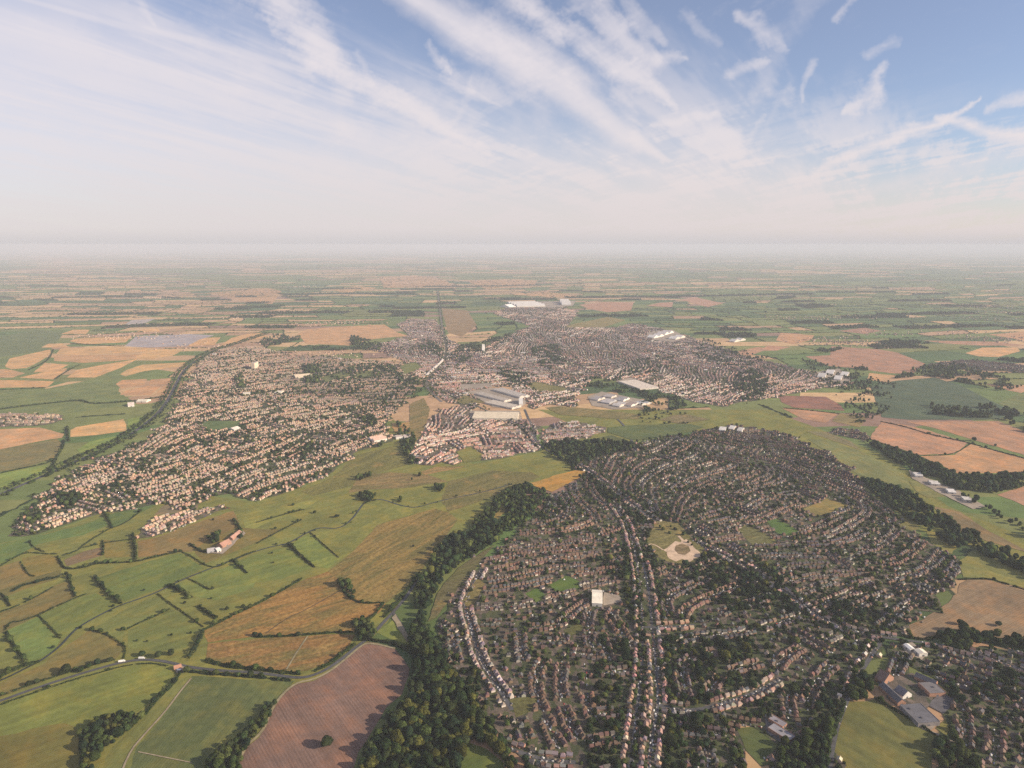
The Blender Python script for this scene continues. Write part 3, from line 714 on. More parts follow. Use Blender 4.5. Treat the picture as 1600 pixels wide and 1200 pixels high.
_, P_MOTOR = ribbon('motorway', MOTOR, 17.0, M['asphalt'], .05, 'grey dual carriageway curving past the brick town')
RAIL = [(684,455),(688,490),(692,520),(697,545),(694,562),(680,580),(667,593),(666,604),(676,616),(690,628)]
_, P_RAIL = ribbon('railway', RAIL, 14.0, M['ballast'], .05, 'railway line running straight to the town')
sheet('railway_yard', [(660,591),(668,592),(700,556),(693,551)], M['concrete'], .06, label='pale railway yard beside the line')
RAIL2 = [(606,570),(618,583),(630,595),(640,604),(668,597)]
_, P_RAIL2 = ribbon('railway', RAIL2, 9.0, M['ballast'], .05, 'branch railway entering the town on the left')
MAIN = {
 'AVE': ([(960,790),(980,820),(992,860),(997,900),(1002,945),(1004,980),(1003,1040),(998,1090),(990,1150),(978,1212)], 5, 'long straight tree lined avenue through the near estate'),
 'PAR': ([(1005,880),(1013,920),(1017,960),(1022,1010),(1026,1050),(1029,1100),(1022,1135),(1016,1170),(1011,1212)], 5, None),
 'CROSS': ([(1003,980),(1030,981),(1060,980),(1085,977)], 8, None),
 'LOWX': ([(1029,1102),(1050,1108),(1080,1111),(1110,1106),(1150,1094),(1190,1080),(1220,1060)], 9, None),
 'DIAG': ([(690,610),(740,632),(800,660),(825,670),(838,690),(848,700),(870,712),(905,727),(935,747),(970,775),(1010,805),(1050,832),(1100,855),(1170,887),(1225,925),(1265,955),(1310,980),(1350,992),(1412,1001),(1462,1006),(1520,1021),(1600,1048),(1680,1080)], 8, 'main road running diagonally across the estates'),
 'WEST': ([(752,890),(740,912),(727,938),(728,958),(736,980),(745,1015),(752,1035),(765,1055),(785,1085),(800,1110)], 8, 'pale curving estate road near the wood'),
 'BOT': ([(800,1172),(830,1182),(860,1190),(900,1192)], 8, None),
 'TOWN': ([(820,640),(826,655),(832,668),(838,690)], 10, None),
 'EASTR': ([(1290,1210),(1300,1160),(1320,1100),(1345,1050),(1375,1005)], 8, None),
 'TER': ([(615,958),(628,978),(640,1003)], 6, None),
 'RIV': ([(965,655),(978,668),(988,690),(992,705)], 9, None),
}
P_MAIN = {}
for k, (pts, w, lab) in MAIN.items():
    _, P_MAIN[k] = ribbon('road', pts, w, M['asphalt'], .30, lab or 'grey estate road')
for P in list(P_MAIN.values()) + [P_MOTOR, P_RAIL, P_RAIL2, P_LANE]:
    stamp(BLOCK, resample(P, 5), 7); stamp(BUSY, resample(P, 5), 5)
stamp(BUSY, resample(P_MOTOR, 5), 15); stamp(BLOCK, resample(P_MOTOR, 5), 30)

# ------------------------------------------------------------------ towns: patches of streets
RED = dict(wall=[(.36,.22,.155), (.42,.27,.19), (.50,.40,.31), (.44,.34,.26)], roof=[(.33,.21,.15), (.27,.17,.12), (.24,.19,.155), (.40,.27,.19), (.19,.155,.135), (.30,.235,.18)])
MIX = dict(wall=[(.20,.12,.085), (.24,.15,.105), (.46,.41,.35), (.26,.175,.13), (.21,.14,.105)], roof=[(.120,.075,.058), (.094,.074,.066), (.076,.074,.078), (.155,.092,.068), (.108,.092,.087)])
SLATE = dict(wall=[(.33,.18,.135), (.40,.24,.175), (.62,.55,.48), (.48,.34,.26)], roof=[(.32,.20,.16), (.24,.19,.175), (.37,.22,.165), (.21,.18,.175), (.45,.38,.33)])
TOWNS = [
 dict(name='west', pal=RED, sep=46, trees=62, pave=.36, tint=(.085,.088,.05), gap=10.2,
      poly=[(12,838),(40,795),(70,768),(110,736),(165,712),(222,690),(255,665),(280,625),(292,600),(310,560),(345,546),(400,541),(425,548),(500,556),(560,562),(625,565),(655,590),(650,612),(622,640),(605,660),(612,685),(596,698),(560,705),(540,722),(520,738),(470,762),(400,784),(330,776),(305,797),(250,787),(165,800),(110,818),(60,835)],
      anc=[(100,780,1,-.55),(250,700,1,-.5),(350,640,1,-.35),(480,690,1,-.22),(560,650,1,-.12),(400,580,1,-.1),(320,740,1,-.4),(520,720,1,-.2),(600,610,1,.02),(60,820,1,-.5)]),
 dict(name='hamlet', pal=RED, sep=31, trees=10, pave=.6, tint=(.15,.12,.08), gap=11,
      poly=[(212,842),(222,825),(250,806),(312,797),(345,790),(362,794),(322,808),(275,826),(240,839)], anc=[(280,815,1,-.35)]),
 dict(name='village', pal=RED, sep=70, trees=10, pave=.6, tint=(.16,.13,.09), gap=17,
      poly=[(-60,655),(0,646),(90,648),(102,655),(70,664),(0,668),(-60,672)], anc=[(30,660,1,-.08)]),
 dict(name='terraces', pal=SLATE, sep=40, trees=9, pave=.65, tint=(.15,.11,.09), gap=9.5, contig=True,
      poly=[(638,700),(660,668),(690,640),(735,632),(745,656),(815,656),(832,660),(842,705),(780,717),(752,720),(745,703),(730,698),(712,706),(722,722),(660,727),(645,715)], anc=[(700,690,1,-.3),(790,690,1,-.12),(720,660,.1,1),(660,710,1,-.5)]),
 dict(name='terraces', pal=SLATE, sep=42, trees=9, pave=.65, tint=(.15,.11,.09), gap=10, contig=True,
      poly=[(845,680),(868,662),(905,660),(948,668),(945,676),(900,688),(865,700),(850,692)], anc=[(890,675,1,-.2)]),
 dict(name='centre', pal=SLATE, sep=42, trees=34, pave=.5, tint=(.15,.12,.09), gap=11.5,
      poly=[(655,590),(640,570),(600,552),(575,545),(600,535),(640,525),(620,508),(640,498),(682,500),(700,530),(745,550),(775,530),(830,510),(770,490),(800,478),(880,480),(905,487),(885,512),(960,512),(990,505),(1060,520),(1130,545),(1180,560),(1240,575),(1300,585),(1335,600),(1260,612),(1200,622),(1130,636),(1060,622),(1000,600),(930,590),(900,620),(900,636),(860,632),(835,640),(815,630),(800,605),(770,603),(740,640),(700,630),(672,612)],
      anc=[(700,590,1,-.1),(800,540,1,-.5),(900,560,1,.3),(1050,590,1,-.4),(1150,600,1,-.3),(1100,560,1,.2),(850,490,1,-.6),(640,520,1,.1),(780,570,1,.1)]),
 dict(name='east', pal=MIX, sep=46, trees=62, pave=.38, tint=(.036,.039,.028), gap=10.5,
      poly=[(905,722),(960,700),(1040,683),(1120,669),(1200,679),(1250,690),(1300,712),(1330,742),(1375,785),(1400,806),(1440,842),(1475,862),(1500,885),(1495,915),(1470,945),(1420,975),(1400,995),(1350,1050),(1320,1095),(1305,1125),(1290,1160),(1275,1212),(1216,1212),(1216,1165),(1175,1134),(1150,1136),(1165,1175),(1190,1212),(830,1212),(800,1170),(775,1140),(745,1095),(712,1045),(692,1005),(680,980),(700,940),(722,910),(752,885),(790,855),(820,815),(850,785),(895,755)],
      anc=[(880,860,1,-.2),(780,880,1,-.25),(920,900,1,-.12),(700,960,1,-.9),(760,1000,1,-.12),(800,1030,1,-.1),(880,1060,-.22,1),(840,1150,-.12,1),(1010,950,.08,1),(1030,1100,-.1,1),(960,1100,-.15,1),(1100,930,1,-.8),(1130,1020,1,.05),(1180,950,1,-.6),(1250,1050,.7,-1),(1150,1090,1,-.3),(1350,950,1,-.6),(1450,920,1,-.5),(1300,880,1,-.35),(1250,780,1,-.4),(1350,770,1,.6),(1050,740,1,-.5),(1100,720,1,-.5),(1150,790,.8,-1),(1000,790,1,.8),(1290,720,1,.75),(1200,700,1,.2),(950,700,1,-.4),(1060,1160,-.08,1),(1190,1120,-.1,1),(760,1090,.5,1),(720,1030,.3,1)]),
 dict(name='east', pal=MIX, sep=44, trees=34, pave=.5, tint=(.055,.048,.037), gap=9.5,
      poly=[(752,885),(790,852),(820,812),(860,828),(900,838),(955,850),(968,880),(975,930),(950,975),(940,1010),(950,1060),(925,1130),(905,1212),(832,1212),(800,1170),(775,1140),(745,1095),(712,1045),(692,1005),(680,980),(700,940),(722,910)],
      anc=[(880,860,1,-.2),(780,880,1,-.25),(920,900,1,-.12),(700,960,1,-.9),(770,960,1,-.2),(760,1000,1,-.12),(800,1010,1,-.1),(880,1060,-.22,1),(840,1150,-.12,1),(840,1000,1,-.05),(900,1000,-.2,1),(760,1090,.5,1),(720,1030,.3,1)]),
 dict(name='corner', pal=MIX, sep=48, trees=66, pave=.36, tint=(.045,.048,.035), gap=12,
      poly=[(1385,1012),(1412,1006),(1470,1010),(1540,1010),(1600,1020),(1700,1050),(1700,1212),(1520,1212),(1500,1165),(1485,1140),(1495,1095),(1460,1060),(1420,1040),(1380,1055),(1360,1060)],
      anc=[(1530,1150,0.04,1),(1560,1030,1,.25),(1480,1045,1,.4),(1590,1150,.06,1)]),
 dict(name='outlier', pal=MIX, sep=60, trees=18, pave=.5, tint=(.11,.10,.075), gap=15,
      poly=[(1300,670),(1345,672),(1362,683),(1350,690),(1310,680)], anc=[(1330,680,1,.2)]),
 dict(name='outlier', pal=MIX, sep=70, trees=18, pave=.5, tint=(.11,.10,.075), gap=16,
      poly=[(1450,570),(1500,562),(1560,566),(1640,575),(1640,585),(1560,580),(1480,577)], anc=[(1530,570,1,.1)]),
 dict(name='outlier', pal=MIX, sep=70, trees=18, pave=.5, tint=(.11,.10,.075), gap=16,
      poly=[(1120,668),(1150,664),(1200,672),(1250,684),(1240,690),(1180,677)], anc=[(1180,672,1,.2)]),
]
for k, t in enumerate(TOWNS):
    t['line'] = densify(GP(t['poly']), 34, 15)
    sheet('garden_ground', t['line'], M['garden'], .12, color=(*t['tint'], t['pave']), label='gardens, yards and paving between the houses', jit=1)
    fill(TOWN, t['line'], k + 1)
for f in PARKS:
    sheet(f[2], f[0], M[f[4]], .2, color=(*f[1], .15), angle=direction(*np.mean(f[0], 0), 1, -.3), label=f[3])
    P = GP(f[0]); fill(BLOCK, P, True); fill(BUSY, P, True); fill(NOTREE, P, True)
for pts, mat, lab in [
    ([(944,926),(968,931),(972,941),(943,947)], 'concrete', 'pale car park beside the white roofed hall'),
    ([(1471,1083),(1491,1092),(1474,1116),(1448,1102)], 'court', 'grey ball court beside the school'),
    ([(1378,1064),(1425,1052),(1470,1078),(1452,1102),(1442,1135),(1420,1118),(1385,1092)], 'garden', 'dark school yard'),
    ([(1440,1134),(1448,1120),(1460,1118),(1466,1130),(1455,1142)], 'concrete', 'pale turning circle by the school'),
    ([(1048,852),(1055,846),(1064,848),(1072,843),(1080,848),(1084,856),(1093,863),(1096,870),(1086,873),(1078,879),(1066,874),(1056,878),(1045,873),(1046,866),(1036,860),(1042,857)], 'sand', 'bare pinkish sand clearing with a track round it'),
    ([(1195,1122),(1243,1148),(1238,1170),(1198,1146)], 'court', None),
    ([(718,601),(765,599),(770,605),(722,608)], 'concrete', None),
    ([(730,612),(770,606),(818,622),(824,630),(808,640),(770,636),(742,620)], 'concrete', 'pale factory yards'),
    ([(734,642),(812,642),(816,656),(736,657)], 'concrete', None),
    ([(918,620),(940,612),(1005,625),(1008,636),(960,640),(925,634)], 'concrete', 'grey trading estate yard'),
    ([(962,596),(985,590),(1020,602),(1002,612)], 'concrete', None),
    ([(1010,520),(1050,515),(1075,528),(1050,535),(1020,532)], 'concrete', None),
    ([(1275,582),(1310,575),(1335,592),(1310,602)], 'concrete', None),
    ([(795,480),(820,471),(865,471),(900,470),(895,478),(860,481)], 'concrete', None),
    ([(320,864),(350,850),(378,828),(384,834),(360,856),(348,866)], 'concrete', 'farm yard on the tan meadow'),
    ([(1420,735),(1450,748),(1500,768),(1540,792),(1520,796),(1470,772),(1425,748)], 'concrete', 'gravel works below the golden field'),
    ([(1408,1008),(1425,1004),(1448,1024),(1440,1032),(1415,1020)], 'concrete', None),
    ([(272,1046),(280,1038),(290,1044),(284,1052),(276,1052)], 'concrete', 'pale yard of the lane side cottage'),
    ([(612,966),(618,960),(642,1000),(638,1006)], 'track', None),
    ]:
    sheet('yard', pts, M[mat], .26, color=(.085, .08, .075, .8), label=lab or 'paved yard')
    P = GP(pts); fill(BLOCK, P, True); fill(BUSY, P, True)
sheet('rough_grass', [(1056,853),(1066,850),(1076,854),(1079,862),(1070,868),(1060,866),(1054,860)], M['rough'], .37, color=(.21, .14, .08, .1), label='brown mound inside the sand clearing')
ribbon('earth_track', [(1036,860),(1024,852),(1014,850),(1010,858)], 4, M['sand'], .33)
ribbon('earth_track', [(1046,872),(1043,862),(1052,852),(1070,848),(1060,838)], 8, M['sand'], .35)

WOODS = [  # polygon, spacing, crown radius, label
 ([(540,1212),(570,1185),(592,1145),(618,1112),(640,1085),(650,1050),(648,1030),(632,1008),(645,985),(655,965),(648,945),(650,922),(662,895),(685,858),(700,840),(730,838),(775,818),(779,846),(745,866),(712,888),(690,912),(676,940),(664,972),(676,1000),(700,1040),(730,1080),(760,1125),(795,1175),(820,1212),(800,1212),(785,1188),(760,1166),(732,1157),(690,1212)], 9.5, 6.3, 'A'),
 ([(735,832),(745,812),(765,797),(775,780),(800,762),(822,757),(842,766),(862,772),(845,790),(820,812),(792,840),(776,832),(792,802),(786,788),(762,826)], 11, 6, 'B'),
 ([(128,1146),(150,1126),(178,1117),(196,1122),(208,1121),(226,1108),(226,1122),(200,1145),(175,1166),(150,1190),(133,1204),(128,1165)], 9.5, 5.2, 'C'),
 ([(1340,748),(1380,757),(1430,775),(1460,800),(1540,848),(1660,910),(1660,925),(1540,870),(1480,852),(1430,817),(1385,792)], 12, 6.5, 'D'),
 ([(1352,690),(1400,704),(1437,717),(1470,732),(1497,744),(1560,743),(1660,742),(1660,748),(1558,771),(1500,766),(1440,743),(1400,724)], 13, 7, 'D'),
 ([(1395,592),(1440,572),(1500,570),(1560,588),(1600,606),(1560,612),(1500,598),(1460,590)], 15, 7, 'E'),
 ([(1450,632),(1500,640),(1560,634),(1640,662),(1640,690),(1600,676),(1560,656),(1500,655),(1460,650)], 14, 7, 'E'),
 ([(1150,580),(1185,578),(1202,592),(1195,625),(1165,632),(1145,605)], 13, 6.5, 'E'),
 ([(405,534),(425,524),(470,525),(472,531),(440,538),(415,546)], 14, 7, 'E'),
 ([(1320,545),(1297,544),(1262,548),(1290,553)], 14, 6.5, 'E'),
 ([(1330,573),(1350,571),(1358,580),(1340,582)], 12, 6, 'E'),
 ([(770,580),(800,572),(832,592),(838,612),(812,604),(795,598)], 12, 6, 'E'),
 ([(828,545),(870,538),(884,566),(860,578),(840,570)], 12, 6, 'E'),
 ([(700,560),(720,540),(762,532),(800,520),(790,535),(745,555),(720,570)], 14, 6.5, 'E'),
 ([(640,595),(652,590),(660,610),(650,628),(636,618)], 12, 6, 'E'),
 ([(668,530),(690,545),(688,560),(660,548),(650,536)], 13, 6, 'E'),
 ([(550,525),(600,538),(590,550),(520,548),(450,545),(480,540),(540,542)], 15, 6.5, 'E'),
 ([(885,598),(930,588),(1000,612),(1062,622),(1078,642),(1010,645),(1000,632),(1010,622),(930,606),(890,612)], 12, 6, 'E'),
 ([(845,702),(880,690),(950,690),(985,692),(1000,702),(935,715),(900,730),(872,718)], 15, 7, 'D'),
 ([(945,600),(1000,560),(1050,555),(1060,570),(1020,585),(985,590)], 19, 6, 'E'),
 ([(1465,992),(1512,986),(1600,1002),(1680,1015),(1680,1030),(1600,1015),(1540,1005),(1500,1020),(1478,1010)], 10.5, 6, 'F'),
 ([(1328,1072),(1350,1058),(1366,1080),(1352,1096),(1326,1096)], 10, 6, 'G'),
 ([(1212,1168),(1240,1162),(1290,1120),(1302,1130),(1275,1212),(1212,1212)], 10, 5.5, 'G'),
 ([(1462,1160),(1488,1148),(1512,1172),(1530,1200),(1530,1212),(1450,1212)], 10, 5.5, 'G'),
 ([(300,1212),(335,1180),(375,1152),(398,1130),(418,1103),(434,1094),(428,1114),(410,1140),(388,1164),(350,1212)], 9, 5.2, 'L'),
 ([(88,776),(115,768),(132,780),(112,796),(92,792)], 12, 6.5, 'H'),
 ([(30,815),(55,790),(62,805),(45,825)], 14, 6, 'H'),
 ([(365,590),(380,588),(384,606),(370,608)], 14, 7, 'H'),
 ([(475,573),(502,572),(498,600),(478,602)], 16, 7, 'H'),
 ([(620,660),(640,672),(650,690),(640,712),(655,722),(640,728),(625,700)], 13, 6, 'H'),
 ([(500,585),(560,572),(610,570),(600,590),(540,600)], 30, 7, 'H'),
 ([(1250,560),(1400,598),(1390,640),(1340,668),(1320,640),(1300,612)], 20, 6, 'E'),
 ([(1370,688),(1440,735),(1500,775),(1560,812),(1640,860),(1640,840),(1540,790),(1450,735)], 26, 7, 'D'),
 ([(1100,530),(1200,560),(1160,580),(1080,560)], 19, 6, 'E'),
 ([(640,745),(655,741),(665,748),(640,752)], 12, 5, 'I'), ([(555,745),(580,740),(582,746),(560,752)], 12, 5, 'I'),
 ([(677,760),(690,757),(697,768),(685,770)], 12, 6, 'I'), ([(560,774),(580,769),(592,778),(575,786),(562,784)], 11, 5.5, 'I'),
 ([(612,780),(628,778),(630,786),(618,787)], 11, 5, 'I'), ([(518,808),(535,806),(535,814),(524,813)], 11, 5, 'I'),
 ([(528,908),(540,908),(555,925),(550,932),(535,920)], 10, 5.5, 'J'),
 ([(550,975),(570,965),(590,985),(580,1002),(562,1004)], 10.5, 5.5, 'J'),
 ([(322,840),(345,830),(342,848),(325,852)], 11, 5.5, 'K'),
 ([(560,655),(582,668),(590,660),(578,650)], 13, 6, 'H'),
]
DENSE = [([(470,572),(560,568),(640,572),(655,600),(600,630),(480,606)], 34), ([(270,613),(380,610),(470,608),(560,611),(560,618),(380,619),(265,622)], 60), ([(300,690),(420,650),(440,662),(330,705)], 26), ([(420,700),(520,690),(500,720),(430,730)], 24), ([(150,760),(240,720),(260,740),(180,775)], 26), ([(560,620),(620,612),(600,645),(560,650)], 22), ([(775,850),(752,876),(738,898),(722,912),(700,942),(682,966),(668,972),(680,938),(694,912),(716,888),(746,868)], 26), ([(935,1000),(985,1000),(975,1100),(958,1212),(905,1212),(925,1100)], 60),
 ([(1035,995),(1180,1000),(1200,1070),(1100,1100),(1040,1095)], 48), ([(1045,1118),(1110,1122),(1100,1212),(1020,1212)], 55),
 ([(1150,1110),(1300,1060),(1290,1140),(1240,1110),(1160,1130)], 42), ([(1080,900),(1180,870),(1240,920),(1200,950),(1120,960)], 60),
 ([(985,860),(1015,880),(1020,1000),(1000,1000),(960,900)], 50),
 ([(890,738),(905,728),(1010,788),(1090,838),(1200,898),(1285,960),(1240,962),(1140,905),(1010,845),(950,780)], 55),
 ([(1380,1000),(1320,1060),(1290,1200),(1262,1200),(1285,1110),(1345,1030)], 55), ([(920,870),(990,850),(1010,880),(985,905),(930,892)], 70),
 ([(700,1030),(740,1090),(790,1160),(830,1212),(870,1212),(800,1120),(750,1050)], 30), ([(1100,860),(1140,880),(1110,920),(1060,900),(1090,880)], 70),
 ([(1300,940),(1420,960),(1380,1000),(1300,990)], 45), ([(1470,1060),(1600,1050),(1600,1100),(1490,1100)], 40),
 ([(780,800),(860,770),(905,790),(850,812)], 40), ([(1000,640),(1100,650),(990,700)], 8)]
for w in WOODS:
    if w[3] not in 'EH': fill(BLOCK, GP(w[0]), True); fill(BUSY, GP(w[0]), True)

# ------------------------------------------------------------------ big buildings
def pick(a): return a[int(rng.integers(len(a)))]
def shed(name, label, cat, A, B, C, h, wall, roof, spans=1, kind='gable', lights=True, pitch=.16, group=None):
    """a long building given by three ground corners in photo pixels: A-B one long side, C next to B. Parts: wall, roof (> rooflight), door"""
    a, b, c = G(*A), G(*B), G(*C)
    L = np.linalg.norm(b - a); u = (b - a) / L; n = np.array([-u[1], u[0]])
    w = float(np.dot(c - b, n)); W = abs(w)
    mid = (a + b) / 2 + n * w / 2
    root = empty(name, (mid[0], mid[1], .3), math.atan2(u[1], u[0]))
    tag(root, label, cat, group)
    P = np.array([[x, y] for x in (-L / 2, 0, L / 2) for y in (-W / 2, 0, W / 2)]) @ np.array([[u[0], u[1]], [n[0], n[1]]]) + mid
    box = np.array([a, b, b + n * w, a + n * w]); fill(BLOCK, box, True); fill(BUSY, box, True)
    x0, x1, y0, y1 = -L / 2, L / 2, -W / 2, W / 2
    wm, rm, lm, dm = MB(), MB(), MB(), MB()
    for p, q in (((x0, y0), (x1, y0)), ((x1, y0), (x1, y1)), ((x1, y1), (x0, y1)), ((x0, y1), (x0, y0))):
        wm.poly([(*p, 0), (*q, 0), (*q, h), (*p, h)], wall)
    if kind == 'flat':
        wm.box(x0, x1, y0, y0 + .6, h, h + .9, wall); wm.box(x0, x1, y1 - .6, y1, h, h + .9, wall)
        rm.poly([(x0, y0 + .6, h + .3), (x1, y0 + .6, h + .3), (x1, y1 - .6, h + .3), (x0, y1 - .6, h + .3)], roof)
        for k in range(max(1, int(L / 22))):
            x = x0 + (k + .5) * L / max(1, int(L / 22)); y = rng.uniform(-.25, .25) * W
            rm.box(x - 1.8, x + 1.8, y - 1.4, y + 1.4, h + .3, h + 2.0, tuple(v * .8 for v in roof))
    else:
        s = W / spans; o = .5
        for k in range(spans):
            ya, yb = y0 + k * s, y0 + (k + 1) * s; ym = (ya + yb) / 2; r = h + s / 2 * pitch * 2
            e0 = o if k == 0 else 0; e1 = o if k == spans - 1 else 0
            rm.poly([(x0 - o, ya - e0, h + .05), (x1 + o, ya - e0, h + .05), (x1 + o, ym, r), (x0 - o, ym, r)], roof)
            rm.poly([(x0 - o, ym, r), (x1 + o, ym, r), (x1 + o, yb + e1, h + .05), (x0 - o, yb + e1, h + .05)], roof)
            for x in (x0, x1): wm.poly([(x, ya, h), (x, yb, h), (x, ym, r - .06)], wall)
            if lights:
                m = max(2, int(L / 14))
                for i in range(m):
                    xx = x0 + (i + .5) * L / m
                    for ye, yf in ((ya, ym), (ym, yb)):
                        t0, t1 = .25, .8
                        za = lambda t: (h + (r - h) * (t if ye == ya else 1 - t)) + .09
                        lm.poly([(xx - .9, ye + (yf - ye) * t0, za(t0)), (xx + .9, ye + (yf - ye) * t0, za(t0)), (xx + .9, ye + (yf - ye) * t1, za(t1)), (xx - .9, ye + (yf - ye) * t1, za(t1))], tuple(min(.85, v * 1.12 + .02) for v in roof))
    m = max(1, int(L / 30))
    for i in range(m):
        x = x0 + (i + .5) * L / m
        for y in (y0, y1):
            dm.box(x - 2.2, x + 2.2, y - .06, y + .06, .05, min(4.2, h * .7), (.10, .11, .13))
    dm.box(x1 - .06, x1 + .06, -2.2, 2.2, .05, min(4.2, h * .7), (.10, .11, .13))
    link('wall', wm.build('wall', M['build']), root)
    r_ = link('roof', rm.build('roof', M['build']), root)
    if lm.v: tag(link('rooflight', lm.build('rooflight', M['build']), r_), kind='stuff')
    tag(link('door', dm.build('door', M['build']), root), kind='stuff')
    return root

WHITE = (.66, .62, .56); CREAM = (.66, .55, .40); BRICK = (.34, .19, .13); GREY = (.33, .33, .34); SLT = (.115, .11, .12); PALE = (.56, .50, .44)
shed('school_hall', 'big white-roofed hall standing alone among the near estates by a pale car park', 'hall', (925,948), (941,949), (944,928), 9, WHITE, (.74, .67, .56), 1)
shed('factory', 'long cream factory lying across the brick terraces, longest of the white works', 'factory', (738,656), (809,657), (811,647), 9, (.70, .62, .50), (.58, .50, .38), 4)
shed('factory', 'pale ridged factory shed nearest the dark tree belt, second from the back', 'factory', (742,617), (788,629), (792,625), 9, PALE, (.52, .45, .37), 2)
shed('factory', 'pale factory shed furthest back of the diagonal works sheds', 'factory', (771,611), (812,623), (816,617), 9, PALE, (.55, .49, .42), 2)
shed('factory', 'low cream factory shed just above the longest cream factory', 'factory', (758,631), (800,640), (804,634), 8, PALE, (.60, .52, .42), 3)
shed('warehouse', 'bright white block at the works end beside the dark tree belt', 'warehouse', (811,635), (817,635), (822,627), 12, WHITE, (.62, .60, .56), 1)
shed('warehouse', 'long white warehouse on the far skyline side of the town', 'warehouse', (808,480), (852,479), (864,473), 14, WHITE, (.56, .53, .50), 4)
shed('warehouse', 'smaller white warehouse right of the long far white warehouse', 'warehouse', (878,477), (892,477), (897,472), 12, WHITE, (.55, .52, .49), 2)
shed('warehouse', 'low white shed left of the long far white warehouse', 'warehouse', (796,481), (806,480), (809,477), 10, WHITE, (.78, .74, .70), 1)
shed('retail_shed', 'wide beige flat-roofed store among trees right of the town centre', 'store', (966,598), (1000,610), (1016,603), 9, PALE, (.60, .52, .44), 1, 'flat')
for i, (A, B, C, lab) in enumerate([
    ((922,625), (934,627), (938,622), 'grey shed at the end of the trading estate row by the river meadow'),
    ((938,630), (952,632), (956,626), 'pale shed second along the trading estate row'),
    ((942,621), (955,623), (957,619), 'small pale shed at the back of the trading estate'),
    ((956,635), (968,637), (971,630), 'bright roofed shed at the middle of the trading estate front'),
    ((960,626), (974,628), (977,623), 'grey roofed shed behind the bright trading estate shed'),
    ((975,634), (986,636), (989,630), 'brown grey shed towards the river end of the trading estate'),
    ((992,631), (1003,634), (1006,628), 'white shed at the tree end of the trading estate')]):
    shed('industrial_unit', lab, 'industrial unit', A, B, C, 7, pick([WHITE, PALE, GREY]), [(.36,.33,.32), (.5,.46,.44), (.42,.38,.36), (.56,.52,.48), (.34,.32,.32), (.38,.30,.26), (.58,.56,.53)][i], 2, group='sheds of the trading estate')
for i, (x, y, w, lab) in enumerate([(1283, 588, 12, 'white shed nearest the town on the far right works'), (1296, 583, 12, 'second white shed of the far right works'), (1308, 592, 11, 'pale shed at the front of the far right works'),
                       (1318, 586, 11, 'long white shed at the field side of the far right works'), (1016, 526, 11, 'pale works roof nearest the blue green pasture'), (1032, 521, 13, 'grey works roof beside the blue green pasture'),
                       (1050, 528, 11, 'broad pale works roof in front of the blue green pasture'), (1128, 672, 10, 'white shed at the estate edge by the river meadow'), (1142, 670, 8, 'second white shed on the estate edge'),
                       (1155, 673, 8, 'grey shed third along the estate edge'), (1436, 744, 12, 'pale works shed nearest the golden field'), (1462, 757, 14, 'long pale shed in the middle of the gravel works'),
                       (1488, 770, 12, 'grey shed of the gravel works beside the dark wood'), (1512, 782, 12, 'last pale shed of the gravel works towards the frame edge'), (1143, 532, 9, 'pale roofs at the woodland edge beyond town')]):
    shed('industrial_unit', lab, 'industrial unit', (x - w / 2, y + 2), (x + w / 2, y + 3), (x + w / 2 + 3, y - 2), 7, pick([WHITE, PALE]), pick([(.52,.49,.46), (.5,.46,.44), (.6,.57,.54)]), 2, group='outlying works sheds')
shed('school_building', 'long slate-roofed school wing nearest the playing field hedge', 'school', (1372,1076), (1402,1104), (1408,1096), 7, BRICK, SLT, 1, lights=False, pitch=.4)
shed('school_building', 'large dark school block with blue grey roof at the playing field corner', 'school', (1405,1108), (1434,1137), (1450,1117), 8, (.22, .20, .20), (.125, .122, .135), 1, 'flat')
shed('school_building', 'wide grey school block in front of the ball court', 'school', (1434,1073), (1452,1090), (1466,1078), 8, BRICK, (.155, .145, .15), 2, 'flat')
shed('school_building', 'school block at the back of the yard under the estate trees', 'school', (1428,1062), (1460,1076), (1464,1070), 7, BRICK, SLT, 1, lights=False, pitch=.35)
shed('school_building', 'reddish school block at the tree end of the yard', 'school', (1366,1064), (1380,1072), (1390,1060), 7, BRICK, (.19, .12, .10), 1, lights=False, pitch=.4)
shed('school_building', 'middle school wing with a white gable in the dark yard', 'school', (1396,1084), (1410,1094), (1416,1084), 7, (.6, .57, .53), (.16, .15, .17), 1, lights=False, pitch=.4)
shed('school_building', 'grey school with flat roof among estate houses above the lower right trees', 'school', (1199,1142), (1232,1163), (1240,1154), 6, BRICK, (.26, .25, .27), 1, 'flat')
shed('school_building', 'second flat grey school wing behind the flat roofed school', 'school', (1200,1128), (1222,1141), (1228,1134), 6, BRICK, (.24, .22, .24), 1, 'flat')
shed('garage', 'white sheds of the roadside garage below the bare brown field', 'garage', (1411,1011), (1421,1019), (1425,1015), 6, WHITE, (.74, .72, .69), 1)
shed('garage', 'larger cream roofed garage hall at the roadside', 'garage', (1428,1020), (1436,1027), (1443,1021), 7, WHITE, (.74, .66, .54), 1)
shed('school_building', 'white walled school with pink roof at the brick town edge', 'school', (585,692), (605,688), (603,682), 8, WHITE, (.5, .34, .27), 2, lights=False, pitch=.3)
shed('block_of_flats', 'white block of flats beside the orange dry paddock', 'flats', (619,687), (630,686), (630,683), 10, WHITE, (.5, .4, .35), 1, 'flat')
shed('block_of_flats', 'second white block of flats by the orange dry paddock', 'flats', (632,687), (643,686), (643,682), 10, WHITE, (.5, .4, .35), 1, 'flat')
shed('tower_block', 'tall cream tower block rising from the brick town', 'tower block', (393,577), (398,577), (398,574), 40, (.62, .50, .38), (.45, .38, .33), 1, 'flat')
shed('block_of_flats', 'long pale low block beside the dark tree clump in the brick town', 'flats', (380,618), (392,617), (392,615), 9, (.68, .6, .48), (.66, .6, .5), 1, 'flat')
